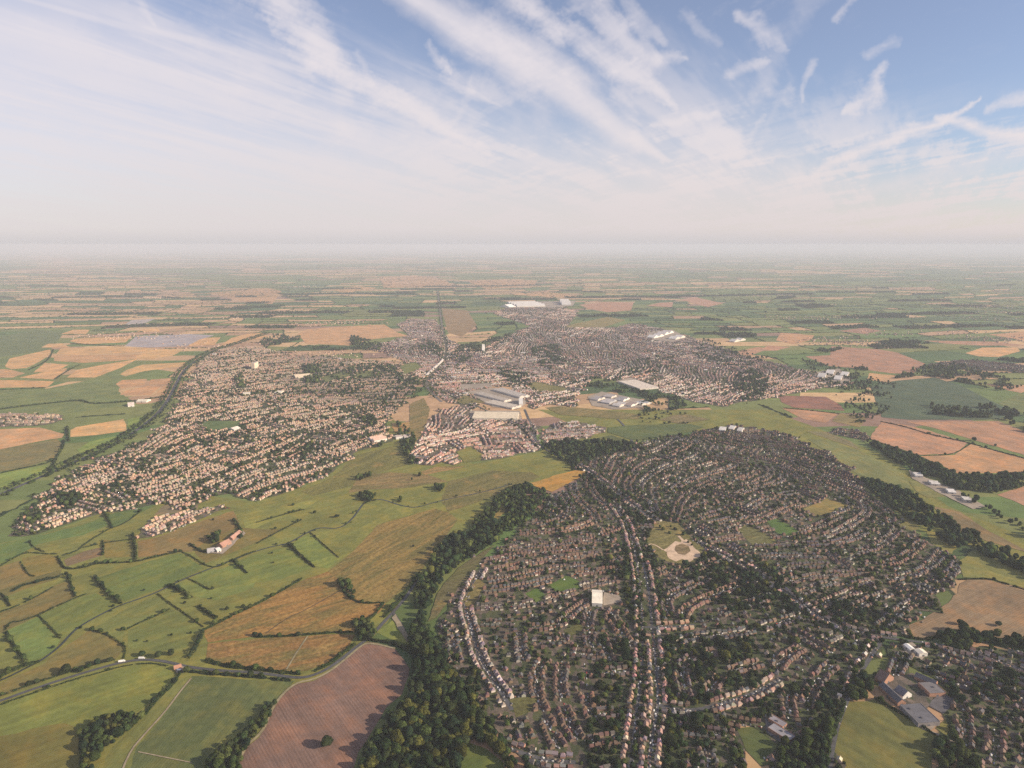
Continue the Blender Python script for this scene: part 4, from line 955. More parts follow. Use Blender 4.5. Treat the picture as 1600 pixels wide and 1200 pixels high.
shed('block_of_flats', 'second long pale low block in the brick town', 'flats', (428,616), (439,616), (439,613), 9, (.68, .6, .48), (.66, .6, .5), 1, 'flat')
shed('block_of_flats', 'yellowish block at the tree edge of the brick town', 'flats', (462,592), (488,590), (487,586), 9, (.66, .56, .42), (.62, .5, .36), 2, lights=False)
shed('station_canopy', 'long pale station roof beside the railway yard', 'station', (663,588), (690,563), (693,564), 6, PALE, (.58, .5, .44), 1)
shed('church_hall', 'bright white building in the town centre near the railway', 'hall', (753,550), (757,550), (758,547), 14, WHITE, WHITE, 1, lights=False, pitch=.4)
shed('barn', 'white barn at the lower end of the farm on the tan meadow', 'barn', (340,864), (346,862), (344,857), 6, WHITE, (.66, .62, .57), 1)
shed('barn', 'grey barn left of the white barn on the farm', 'barn', (324,865), (336,863), (334,858), 5, GREY, (.42, .39, .38), 1, group='farm on the tan meadow')
shed('barn', 'long red roofed barn in the middle of the farm', 'barn', (348,857), (362,850), (359,845), 6, BRICK, (.36, .20, .15), 1, lights=False, pitch=.35, group='farm on the tan meadow')
shed('barn', 'red roofed barn at the upper end of the farm', 'barn', (364,845), (378,834), (375,830), 6, BRICK, (.38, .22, .17), 1, lights=False, pitch=.35, group='farm on the tan meadow')
shed('farm_building', 'white farm buildings under the small wood by the motorway', 'barn', (200,636), (210,635), (209,631), 6, WHITE, (.6, .5, .44), 1)
shed('farm_building', 'pale long farm roof beside the dark hedge by the motorway', 'barn', (213,629), (229,629), (229,626), 6, WHITE, (.64, .58, .46), 1)
shed('school_building', 'white building beside the green playing field in the brick town', 'school', (366,674), (376,671), (374,667), 7, WHITE, (.66, .58, .5), 1)

# ------------------------------------------------------------------ streets and houses
def town_angle_fn(t, k):
    A = np.array([G(a[0], a[1]) for a in t['anc']]); th = np.array([direction(*a) for a in t['anc']])
    c2, s2 = np.cos(2 * th), np.sin(2 * th)
    ph = rng.uniform(0, 6.28, 4)
    def f(p):
        d2 = ((A - p) ** 2).sum(1) + 900.0
        w = 1 / d2 ** 1.6
        a = .5 * math.atan2((w * s2).sum(), (w * c2).sum())
        a += .26 * math.sin(p[0] / 170 + ph[0]) + .22 * math.sin(p[1] / 230 + ph[1]) + .17 * math.sin((p[0] + p[1]) / 95 + ph[2])
        return a
    return f

STREETS = []          # (town index, points)
def trace(t, k, fn, occ, sep):
    P = GP(t['poly']); lo, hi = P.min(0), P.max(0)
    area = 0.5 * abs(np.dot(P[:, 0], np.roll(P[:, 1], 1)) - np.dot(P[:, 1], np.roll(P[:, 0], 1)))
    step = 12.0
    def near(p, d, own=None):
        ci, cj = int(p[0] // sep), int(p[1] // sep)
        for i in (ci - 1, ci, ci + 1):
            for j in (cj - 1, cj, cj + 1):
                for q, sid in occ.get((i, j), ()):
                    if sid != own and (q[0] - p[0]) ** 2 + (q[1] - p[1]) ** 2 < d * d: return True
        return False
    def ok(p):
        i, j = cell(p[0], p[1])
        return TOWN[i, j] == k + 1 and not BLOCK[i, j]
    # the main roads come first
    tries = int(area / (sep * sep) * 6)
    for n in range(tries):
        s = rng.uniform(lo, hi)
        if not ok(s) or near(s, sep): continue
        cross = math.pi / 2 if rng.random() < .22 else 0.0; most = int(rng.integers(4, 9)) if cross else 60
        sid = len(STREETS)
        arms = []
        for sg in (1, -1):
            p = s.copy(); a0 = fn(p) + cross + (0 if sg > 0 else math.pi); arm = []
            for _ in range(most):
                a = fn(p) + cross
                if math.cos(a - a0) < 0: a += math.pi
                a0 = a
                p = p + step * np.array([math.cos(a), math.sin(a)])
                if not ok(p) or near(p, sep * .62): break
                arm.append(p.copy())
                if len(arm) > 7 and rng.random() < .07: break
            arms.append(arm)
        pts = arms[1][::-1] + [s] + arms[0]
        if len(pts) < 4: continue
        for p in pts: occ.setdefault((int(p[0] // sep), int(p[1] // sep)), []).append((p, sid))
        STREETS.append((k, np.array(pts)))

HOUSE = []       # x, y, rot, L, W, eave, ridge, wall, roof, hip, street, side, ordinal
GRID = {}
def place_house(x, y, rot, L, W, eave, rise, wall, roof, hip, street, side, mind):
    ci, cj = int(x // 14), int(y // 14)
    for i in (ci - 1, ci, ci + 1):
        for j in (cj - 1, cj, cj + 1):
            for (a, b) in GRID.get((i, j), ()):
                if (a - x) ** 2 + (b - y) ** 2 < mind * mind: return False
    GRID.setdefault((ci, cj), []).append((x, y))
    HOUSE.append((x, y, rot, L, W, eave, eave + rise, wall, roof, hip, street, side))
    return True

for k, t in enumerate(TOWNS):
    fn = town_angle_fn(t, k); occ = {}
    for P in P_MAIN.values():
        for p in resample(P, 12): occ.setdefault((int(p[0] // t['sep']), int(p[1] // t['sep'])), []).append((p, -1))
    n0 = len(STREETS)
    trace(t, k, fn, occ, t['sep'])
    # houses face the main roads as well
    lines = [(s, STREETS[s][1], t['sep'] * .235) for s in range(n0, len(STREETS))]
    if t['name'] in ('east', 'corner', 'centre'):
        for nm, P in P_MAIN.items(): lines.insert(0, (nm, resample(P, 8), 12.5))
    for sid, P, off in lines:
        fam = rng.random(); hipp = .7 if fam < .5 else .15; wbias = rng.integers(0, len(t['pal']['wall'])); rbias = rng.integers(0, len(t['pal']['roof']))
        if len(P) < 3: continue
        for side in (1, -1):
            gap = t['gap'] * rng.uniform(.9, 1.15)
            Q = resample(P, gap)
            if len(Q) < 2: continue
            Tn = np.gradient(Q, axis=0)
            for i, (q, tn) in enumerate(zip(Q, Tn)):
                if rng.random() < .07 or math.sin(q[0] / 41 + 2.1 * math.sin(q[1] / 67)) > .96: continue
                a = math.atan2(tn[1], tn[0]); n = np.array([-math.sin(a), math.cos(a)]) * side
                p = q + n * (off + rng.normal(0, .9)) + rng.normal(0, .6, 2); a += rng.normal(0, .05) + (math.pi / 2 if rng.random() < .05 else 0)
                ci, cj = cell(p[0], p[1])
                if BLOCK[ci, cj] or (TOWN[ci, cj] == 0): continue
                contig = t.get('contig', False)
                L = gap * (1.0 if contig else rng.uniform(.62, .86)); W = rng.uniform(6.6, 8.4)
                wall = t['pal']['wall'][wbias] if rng.random() < .6 else pick(t['pal']['wall'])
                roof = t['pal']['roof'][rbias] if rng.random() < .65 else pick(t['pal']['roof'])
                v = rng.uniform(.85, 1.15)
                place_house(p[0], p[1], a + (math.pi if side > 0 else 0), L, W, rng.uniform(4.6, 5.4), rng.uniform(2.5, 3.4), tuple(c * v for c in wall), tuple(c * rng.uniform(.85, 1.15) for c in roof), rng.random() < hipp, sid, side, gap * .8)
DN = np.zeros((NX, NY), bool)
for pts, dens in DENSE:
    if dens > 40: fill(DN, GP(pts), True)
for k, t in enumerate(TOWNS):                     # single houses and short closes where the streets leave room
    fn = town_angle_fn(t, k); P = GP(t['poly']); lo, hi = P.min(0), P.max(0)
    for _ in range(int((hi - lo).prod() / (360 if t['pal'] is MIX else 800))):
        p = rng.uniform(lo, hi); i, j = cell(p[0], p[1])
        if TOWN[i, j] != k + 1 or BLOCK[i, j] or (DN[i, j] and rng.random() < .8): continue
        a = fn(p) + (math.pi if rng.random() < .5 else 0)
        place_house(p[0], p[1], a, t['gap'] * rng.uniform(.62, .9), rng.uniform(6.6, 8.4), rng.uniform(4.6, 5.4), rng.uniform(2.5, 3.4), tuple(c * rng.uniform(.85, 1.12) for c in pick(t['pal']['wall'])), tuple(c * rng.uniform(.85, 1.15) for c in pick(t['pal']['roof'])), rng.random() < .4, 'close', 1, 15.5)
for k, t in enumerate(TOWNS):
    if t['name'] not in ('centre', 'west'): continue
    P = GP(t['poly']); lo, hi = P.min(0), P.max(0)
    for _ in range(760 if t['name'] == 'centre' else 90):
        p = rng.uniform(lo, hi); i, j = cell(p[0], p[1])
        if TOWN[i, j] != k + 1 or BLOCK[i, j]: continue
        c = rng.uniform(.36, .66); wht = rng.uniform(.4, .7)
        place_house(p[0], p[1], rng.uniform(0, 3.14), rng.uniform(18, 55), rng.uniform(14, 26), 6.5, 2.2, (wht, wht * .93, wht * .85), (c, c * .93, c * .87), False, 'works', 1, 16)
for _ in range(46):
    a = rng.uniform(-.72, .72); d = rng.uniform(4200, 15000); cx, cy = d * math.tan(a) * .9, d
    i, j = cell(cx, cy)
    if cy < RY1 and abs(cx) < RX1 and (TOWN[i, j] or NOTREE[i, j]): continue
    for _ in range(int(rng.uniform(25, 110))):
        x, y = rng.normal(cx, 190), rng.normal(cy, 120)
        place_house(x, y, rng.uniform(0, 3.14), rng.uniform(9, 15), 8.5, 5, 3.4, pick(RED['wall']), pick(RED['roof']), False, 'village', 1, 12)
print('streets', len(STREETS), 'houses', len(HOUSE))
# street surfaces
VV, FF, n = [], [], 0
for k, P in STREETS:
    Q = smooth_line(P, 1)
    V, Fc = ribbon_arrays(Q, 5.5, .24 + .0)
    VV.append(V); FF.append(Fc + n); n += len(V)
    stamp(BUSY, resample(P, 5), 1)
o = link('residential_streets', tri_mesh('residential_streets', np.concatenate(VV), np.concatenate(FF), None, M['street']))
tag(o, 'grey residential streets threading the housing estates', kind='structure')
hp = np.array([(h[0], h[1]) for h in HOUSE])
stamp(BUSY, hp, 2)

# sheds and garages in the gardens, cars along the kerbs
def small_boxes(name, label, n_at, dims, cols, z):
    VV, FF, CC, n = [], [], [], 0
    base = np.array([(-.5,-.5,0),(.5,-.5,0),(.5,.5,0),(-.5,.5,0),(-.5,-.5,.8),(.5,-.5,.8),(.5,.5,.8),(-.5,.5,.8),(-.45,0,1),(.45,0,1)])
    tf = np.array([(0,1,5),(0,5,4),(1,2,6),(1,6,5),(2,3,7),(2,7,6),(3,0,4),(3,4,7),(4,5,9),(4,9,8),(6,7,8),(6,8,9),(5,6,9),(7,4,8)])
    A = np.array(n_at); m = len(A)
    D = dims[0] + (dims[1] - dims[0]) * rng.random((m, 3))
    c, s_ = np.cos(A[:, 2:3]), np.sin(A[:, 2:3]); X = base[None, :, 0] * D[:, 0:1]; Y = base[None, :, 1] * D[:, 1:2]
    V = np.stack([A[:, 0:1] + X * c - Y * s_, A[:, 1:2] + X * s_ + Y * c, base[None, :, 2] * D[:, 2:3] + z], -1)
    C = np.array(cols)[rng.integers(0, len(cols), m)] * rng.uniform(.8, 1.2, (m, 1))
    o = link(name, tri_mesh(name, V.reshape(-1, 3), (tf[None] + (np.arange(m) * 10)[:, None, None]).reshape(-1, 3), np.repeat(C, 10, 0), M['build'])); tag(o, label, kind='stuff')
at_, cars = [], []
for h in HOUSE:
    if h[1] > 3600: continue
    for _ in range(int(rng.integers(1, 3))):
        d = rng.uniform(8, 17); w = rng.uniform(-5, 5); a = h[2]
        at_.append((h[0] - math.sin(a) * d + math.cos(a) * w, h[1] + math.cos(a) * d + math.sin(a) * w, a + rng.normal(0, .2)))
for k, P in STREETS:
    if P[:, 1].mean() > 3200: continue
    Q = resample(P, 9.0)
    if len(Q) < 2: continue
    for q, tn in zip(Q, np.gradient(Q, axis=0)):
        if rng.random() < .5: cars.append((q[0] + rng.choice((-2.4, 2.4)) - tn[1] * .02, q[1], math.atan2(tn[1], tn[0])))
small_boxes('garden_sheds', 'countless sheds, garages and conservatories in the back gardens', at_, (np.array((2.2, 2.0, 2.0)), np.array((5.5, 3.6, 2.7))), [(.13, .11, .09), (.20, .16, .12), (.30, .29, .28), (.12, .12, .13), (.5, .49, .47), (.24, .13, .09)], .15)
small_boxes('parked_cars', 'countless parked cars along the estate streets', cars, (np.array((3.8, 1.65, 1.35)), np.array((4.6, 1.85, 1.6))), [(.6, .6, .6), (.35, .35, .37), (.03, .03, .035), (.05, .06, .15), (.3, .03, .03), (.15, .16, .17)], .3)

# templates: unit coordinates (x, y, eave share, rise share), colour class 0 wall 1 roof 2 chimney
def house_template(hip, chim, scaled=True):
    v, f, c = [], [], []
    def poly(pts, col):
        n = len(v); v.extend(pts); c.extend([col] * len(pts))
        for i in range(1, len(pts) - 1): f.append((n, n + i, n + i + 1))
    B = [(-.5, -.5), (.5, -.5), (.5, .5), (-.5, .5)]
    for i in range(4):
        p, q = B[i], B[(i + 1) % 4]
        poly([(*p, 0, 0), (*q, 0, 0), (*q, 1, 0), (*p, 1, 0)], 0)
    o = .53; oy = .56; r = .5 if not hip else .22; ro = .53 if not hip else .22
    e = (1, -.12)
    if not hip:
        for x in (-.5, .5): poly([(x, -.5, 1, 0), (x, .5, 1, 0), (x, 0, 1, .98)], 0)
    poly([(-o, -oy, *e), (o, -oy, *e), (ro, 0, 1, 1), (-ro, 0, 1, 1)], 1)
    poly([(o, oy, *e), (-o, oy, *e), (-ro, 0, 1, 1), (ro, 0, 1, 1)], 1)
    if hip:
        poly([(o, -oy, *e), (o, oy, *e), (ro, 0, 1, 1)], 1); poly([(-o, oy, *e), (-o, -oy, *e), (-ro, 0, 1, 1)], 1)
    if chim:
        x0, x1, y0, y1 = -.05, .05, -.08, .08
        Q = [(x0, y0), (x1, y0), (x1, y1), (x0, y1)]
        for i in range(4): poly([(*Q[i], 1, .5), (*Q[(i + 1) % 4], 1, .5), (*Q[(i + 1) % 4], 1, 1.4), (*Q[i], 1, 1.4)], 2)
        poly([(*q, 1, 1.4) for q in Q], 2)
    return np.array(v, float), np.array(f), np.array(c)

def mass_houses(idx, chim):
    VV, FF, CC, n = [], [], [], 0
    for hip in (False, True):
        sel = [i for i in idx if HOUSE[i][9] == hip]
        if not sel: continue
        tv, tf, tcl = house_template(hip, chim)
        A = np.array([HOUSE[i][:7] for i in sel]); wc = np.array([HOUSE[i][7] for i in sel]); rc = np.array([HOUSE[i][8] for i in sel])
        X = tv[None, :, 0] * A[:, 3:4]; Y = tv[None, :, 1] * A[:, 4:5]
        Z = tv[None, :, 2] * A[:, 5:6] + tv[None, :, 3] * (A[:, 6:7] - A[:, 5:6]) + .12
        c, s = np.cos(A[:, 2:3]), np.sin(A[:, 2:3])
        V = np.stack([A[:, 0:1] + X * c - Y * s, A[:, 1:2] + X * s + Y * c, Z], -1)
        col = np.where((tcl == 1)[None, :, None], rc[:, None, :], np.where((tcl == 2)[None, :, None], np.array([.30, .17, .12])[None, None], wc[:, None, :]))
        m = len(tv)
        VV.append(V.reshape(-1, 3)); CC.append(col.reshape(-1, 3))
        FF.append((tf[None] + (np.arange(len(sel)) * m)[:, None, None]).reshape(-1, 3) + n); n += len(sel) * m
    return np.concatenate(VV), np.concatenate(FF), np.concatenate(CC)

hx, hy, hd = project(np.c_[hp, np.full(len(hp), 5.0)])
infr = (hx > 4) & (hx < 1596) & (hy < 1194) & (hy > 300)
size = np.where(infr, np.array([h[3] for h in HOUSE]) / hd, 0)
ind_h = list(np.argsort(-size)[:290])
rest_h = [i for i in range(len(HOUSE)) if i not in set(ind_h)]
V, Fc, Cc = mass_houses(rest_h, False)
o = link('town_houses', tri_mesh('town_houses', V, Fc, Cc, M['build']))
tag(o, 'thousands of brick and rendered houses in streets across the towns', kind='stuff')

def ordinal(n):
    U = ['', 'first', 'second', 'third', 'fourth', 'fifth', 'sixth', 'seventh', 'eighth', 'ninth', 'tenth', 'eleventh', 'twelfth', 'thirteenth', 'fourteenth', 'fifteenth', 'sixteenth', 'seventeenth', 'eighteenth', 'nineteenth']
    if n < 20: return U[n]
    if n >= 100: return 'hundred-and-' + ordinal(n - 100) if n > 100 else 'hundredth'
    d = ['', '', 'twenty', 'thirty', 'forty', 'fifty', 'sixty', 'seventy', 'eighty', 'ninety'][n // 10]
    return d + '-' + U[n % 10] if n % 10 else d[:-1] + 'ieth'

# individual houses: shared unit parts scaled per house would shear the chimneys, so each size class has its own meshes
def house_parts(hip, L, W, eave, rise):
    tv, tf, tcl = house_template(hip, False)
    z = tv[:, 2] * eave + tv[:, 3] * rise
    V = np.c_[tv[:, 0] * L, tv[:, 1] * W, z]
    out = []
    for cl in (0, 1):
        keep = np.where(tcl == cl)[0]; mp = -np.ones(len(tv), int); mp[keep] = np.arange(len(keep))
        fs = np.array([f for f in tf if tcl[f[0]] == cl])
        out.append([V[keep], mp[fs]])
    # roof gets a second skin so that it has thickness at the eaves
    rv, rf = out[1]
    rv2 = rv.copy(); rv2[:, 2] -= .22
    out[1] = [np.r_[rv, rv2], np.r_[rf, rf[:, ::-1] + len(rv)]]
    wall = tri_mesh('wall', *out[0], np.ones((len(out[0][0]), 3)), M['build'])
    roof = tri_mesh('roof', *out[1], np.ones((len(out[1][0]), 3)), M['build'])
    b = MB(); b.box(-.55, .55, -.45, .45, eave + rise * .55, eave + rise + 1.3, (1, 1, 1)); b.box(-.66, .66, -.56, .56, eave + rise + 1.3, eave + rise + 1.45, (1, 1, 1))
    for x in (-.3, .3): b.box(x - .14, x + .14, -.14, .14, eave + rise + 1.45, eave + rise + 1.85, (1, .8, .7))
    ch = b.build('chimney', M['build'])
    e = MB(); e.box(L * .12, L * .44, W * .5, W * .5 + 3.2, 0, 2.7, (1, 1, 1), (.45, .42, .42))
    ext = e.build('extension', M['build'])
    p = MB(); p.box(-L * .30, -L * .12, -W * .5 - 1.1, -W * .5, 0, 2.5, (1, 1, 1))
    p.poly([(-L * .32, -W * .5 - 1.3, 2.45), (-L * .10, -W * .5 - 1.3, 2.45), (-L * .10, -W * .5, 3.1), (-L * .32, -W * .5, 3.1)], (.6, .45, .4))
    por = p.build('porch', M['build'])
    return wall, roof, ch, ext, por
PROTO = {}
for hip in (False, True):
    for q, L in enumerate((7.0, 8.2, 9.6)):
        PROTO[(hip, q)] = (house_parts(hip, L, 7.6, 5.0, 3.0), L)
def colour_word(c, roof):
    l = sum(c) / 3; r = c[0] / max(c[2], .01)
    if roof: return 'slate-roofed' if r < 1.3 else ('red-roofed' if l > .185 else 'brown-roofed')
    return 'white' if l > .52 else ('cream' if l > .40 else 'brick')
rows = {}
for i in ind_h: rows.setdefault((str(HOUSE[i][10]), HOUSE[i][11]), []).append(i)
place = sorted(rows, key=lambda k: np.mean([hx[i] for i in rows[k]]))
for rn, key in enumerate(place):
    for on, i in enumerate(sorted(rows[key], key=lambda j: -hy[j])):
        x, y, rot, L, W, eave, ridge, wall, roof, hip, sid, side = HOUSE[i]
        q = int(np.argmin([abs(L - l) for l in (7.0, 8.2, 9.6)]))
        (mw, mr, mc, me_, mp_), l0 = PROTO[(bool(hip), q)]
        root = empty('house', (x, y, .13), rot)
        tag(root, f"{colour_word(roof, True)} {colour_word(wall, False)} house, {ordinal(on + 1)} up from the photo's foot in the {ordinal(rn + 1)} row from the wood", 'house', 'houses of the near estates')
        link('wall', mw, root, color=(*wall, 1))
        r = link('roof', mr, root, color=(*roof, 1))
        link('chimney', mc, r, loc=(random.choice((-.28, 0, .28)) * l0 * (.5 if hip else 1), 0, 0), color=(.30, .17, .12, 1))
        if random.random() < .6: link('extension', me_, root, color=(*wall, 1))
        if random.random() < .7: link('porch', mp_, root, color=(*wall, 1))

# ------------------------------------------------------------------ trees, hedges
def ico(sub):
    bm = bmesh.new(); bmesh.ops.create_icosphere(bm, subdivisions=sub, radius=1.0)
    v = np.array([x.co[:] for x in bm.verts]); f = np.array([[x.index for x in q.verts] for q in bm.faces]); bm.free()
    return v, f
ICO = {k: ico(k) for k in (1, 2, 3)}
def lumpy(sub, amp, nl, r):
    v, f = ICO[sub]
    d = r.normal(size=(nl, 3)); d /= np.linalg.norm(d, axis=1, keepdims=True)
    k = np.clip((v @ d.T - .55) / .45, 0, 1).max(1)
    s = .72 + amp * k + r.normal(0, .07, len(v))
    return v * s[:, None], f, d

def crown_template(r, sub, cards, size, zs=.85, lobes=9):
    """crown of about radius 1 round the origin: an uneven core with leaf sprays standing off it"""
    v, f, d = lumpy(sub, .30, lobes, r)
    v = v * np.array([1, 1, zs])
    V, Fc = [v], [f]; C = [np.clip(r.normal(1, .10, len(v)), .6, 1.35)]
    n = len(v)
    if cards:
        p = r.normal(size=(cards, 3)); p /= np.linalg.norm(p, axis=1, keepdims=True)
        p[:, 2] = np.where(p[:, 2] < -.55, -p[:, 2], p[:, 2])
        k = np.clip((p @ d.T - .5) / .5, 0, 1).max(1)
        rad = .66 + .36 * k + r.uniform(-.14, .10, cards)
        c = p * rad[:, None] * np.array([1, 1, zs])
        nrm = p + r.normal(0, .55, (cards, 3)); nrm /= np.linalg.norm(nrm, axis=1, keepdims=True)
        a = np.cross(nrm, r.normal(size=(cards, 3))); a /= np.linalg.norm(a, axis=1, keepdims=True); b = np.cross(nrm, a)
        s = size * r.uniform(.6, 1.35, cards)[:, None]
        T3 = np.stack([c + a * s, c - a * s * .5 + b * s * .87, c - a * s * .5 - b * s * .87], 1).reshape(-1, 3)
        V.append(T3); Fc.append(np.arange(cards * 3).reshape(-1, 3) + n)
        clump = np.clip(1 + .28 * np.sin(7 * c[:, 0] + 3) * np.sin(6 * c[:, 1] + 1) * np.sin(6 * c[:, 2]) + r.normal(0, .18, cards), .5, 1.7)
        C.append(np.repeat(clump, 3))
    return np.concatenate(V), np.concatenate(Fc), np.concatenate(C)

TR = np.random.default_rng(5)
T_NEAR = [crown_template(TR, 2, 200, .20) for _ in range(5)]
T_MID = [crown_template(TR, 2, 0, 0) for _ in range(3)] + [crown_template(TR, 1, 60, .30) for _ in range(3)]
T_FAR = [crown_template(TR, 1, 0, 0) for _ in range(5)]
LEAFC = [(.030, .050, .020), (.040, .062, .022), (.055, .078, .025), (.026, .044, .024), (.082, .100, .032), (.036, .048, .021), (.062, .088, .026)]
YELL = (.095, .098, .026)

TREES = []      # x, y, radius, height of crown top, colour, where, ordinal
def tree(x, y, r, kind, where=None, n=0, tall=None):
    c = LEAFC[int(rng.integers(len(LEAFC)))] if kind != 'g' else YELL
    if kind == 'd': c = LEAFC[int(rng.choice([0, 3, 5]))]
    v = rng.uniform(.68, 1.38)
    TREES.append((x, y, r, tall or r * rng.uniform(1.7, 2.25), tuple(a * v for a in c), where, n))

def in_poly(P, X, Y):
    ins = np.zeros(len(X), bool)
    for a, b in zip(P, np.roll(P, -1, 0)):
        if a[1] == b[1]: continue
        c = (a[1] > Y) != (b[1] > Y)
        ins ^= c & (X < (b[0] - a[0]) * (Y - a[1]) / (b[1] - a[1]) + a[0])
    return ins
for pts, sp, r0, lab in WOODS:
    P = GP(pts); lo, hi = P.min(0), P.max(0)
    gx, gy = np.meshgrid(np.arange(lo[0], hi[0], sp), np.arange(lo[1], hi[1], sp * .9))
    gx = gx.ravel() + rng.uniform(-.42, .42, gx.size) * sp; gy = gy.ravel() + rng.uniform(-.42, .42, gx.size) * sp
    ins = in_poly(P, gx, gy)
    X, Y = gx[ins], gy[ins]
    rag = np.sin(X / 47 + 1.7 * np.sin(Y / 61)) * np.sin(Y / 39 + 1.3 * np.sin(X / 53)) + .5 * np.sin(X / 19) * np.sin(Y / 23)
    keep = rag + rng.uniform(-.5, .5, len(X)) > {'E': .22, 'D': -.65, 'H': -.4, 'A': -1.15, 'B': -.6, 'I': -.6, 'C': -3, 'L': -1.3}.get(lab, -1.0)
    if lab == 'A': keep &= (Y < 1330) | (rng.random(len(X)) < .62)
    for x, y in zip(X[keep], Y[keep]):
        kd = 'g' if (lab == 'A' and rng.random() < (.16 if y < 1150 else .05)) or (lab == 'C' and rng.random() < .15) else ('d' if lab in 'ADE' and rng.random() < .6 else 'm')
        rr = r0 * float(np.clip(rng.lognormal(-.08, .28), .45, 1.6))
        tree(x, y, rr, kd, 'wood' + lab, 0, rr * rng.uniform(2.1, 2.9))
# town trees
for k, t in enumerate(TOWNS):
    P = GP(t['poly']); lo, hi = P.min(0), P.max(0)
    n = int((hi - lo).prod() / 1e4 * t['trees'] * 1.4)
    X = rng.uniform(lo[0], hi[0], n); Y = rng.uniform(lo[1], hi[1], n)
    i, j = cell(X, Y)
    clump = .5 + .5 * np.sin(X / 83 + 1.3 * np.sin(Y / 140)) * np.sin(Y / 97 + 1.1 * np.sin(X / 120))
    ok = (TOWN[i, j] == k + 1) & ~BUSY[i, j] & (rng.random(n) < .2 + 1.05 * clump)
    for x, y in zip(X[ok], Y[ok]): tree(x, y, float(np.clip(rng.lognormal(math.log(2.9), .38), 1.4, 8)), 'g' if rng.random() < .06 else 'm', 'town_' + t['name'])
for pts, dens in DENSE:
    P = GP(pts); lo, hi = P.min(0), P.max(0); n = int((hi - lo).prod() / 1e4 * dens)
    X = rng.uniform(lo[0], hi[0], n); Y = rng.uniform(lo[1], hi[1], n); i, j = cell(X, Y)
    ok = in_poly(P, X, Y) & ~BUSY[i, j]
    for x, y in zip(X[ok], Y[ok]): tree(x, y, float(np.clip(rng.lognormal(math.log(4.6), .3), 2.2, 9)), 'g' if rng.random() < .08 else 'd', 'town_east')

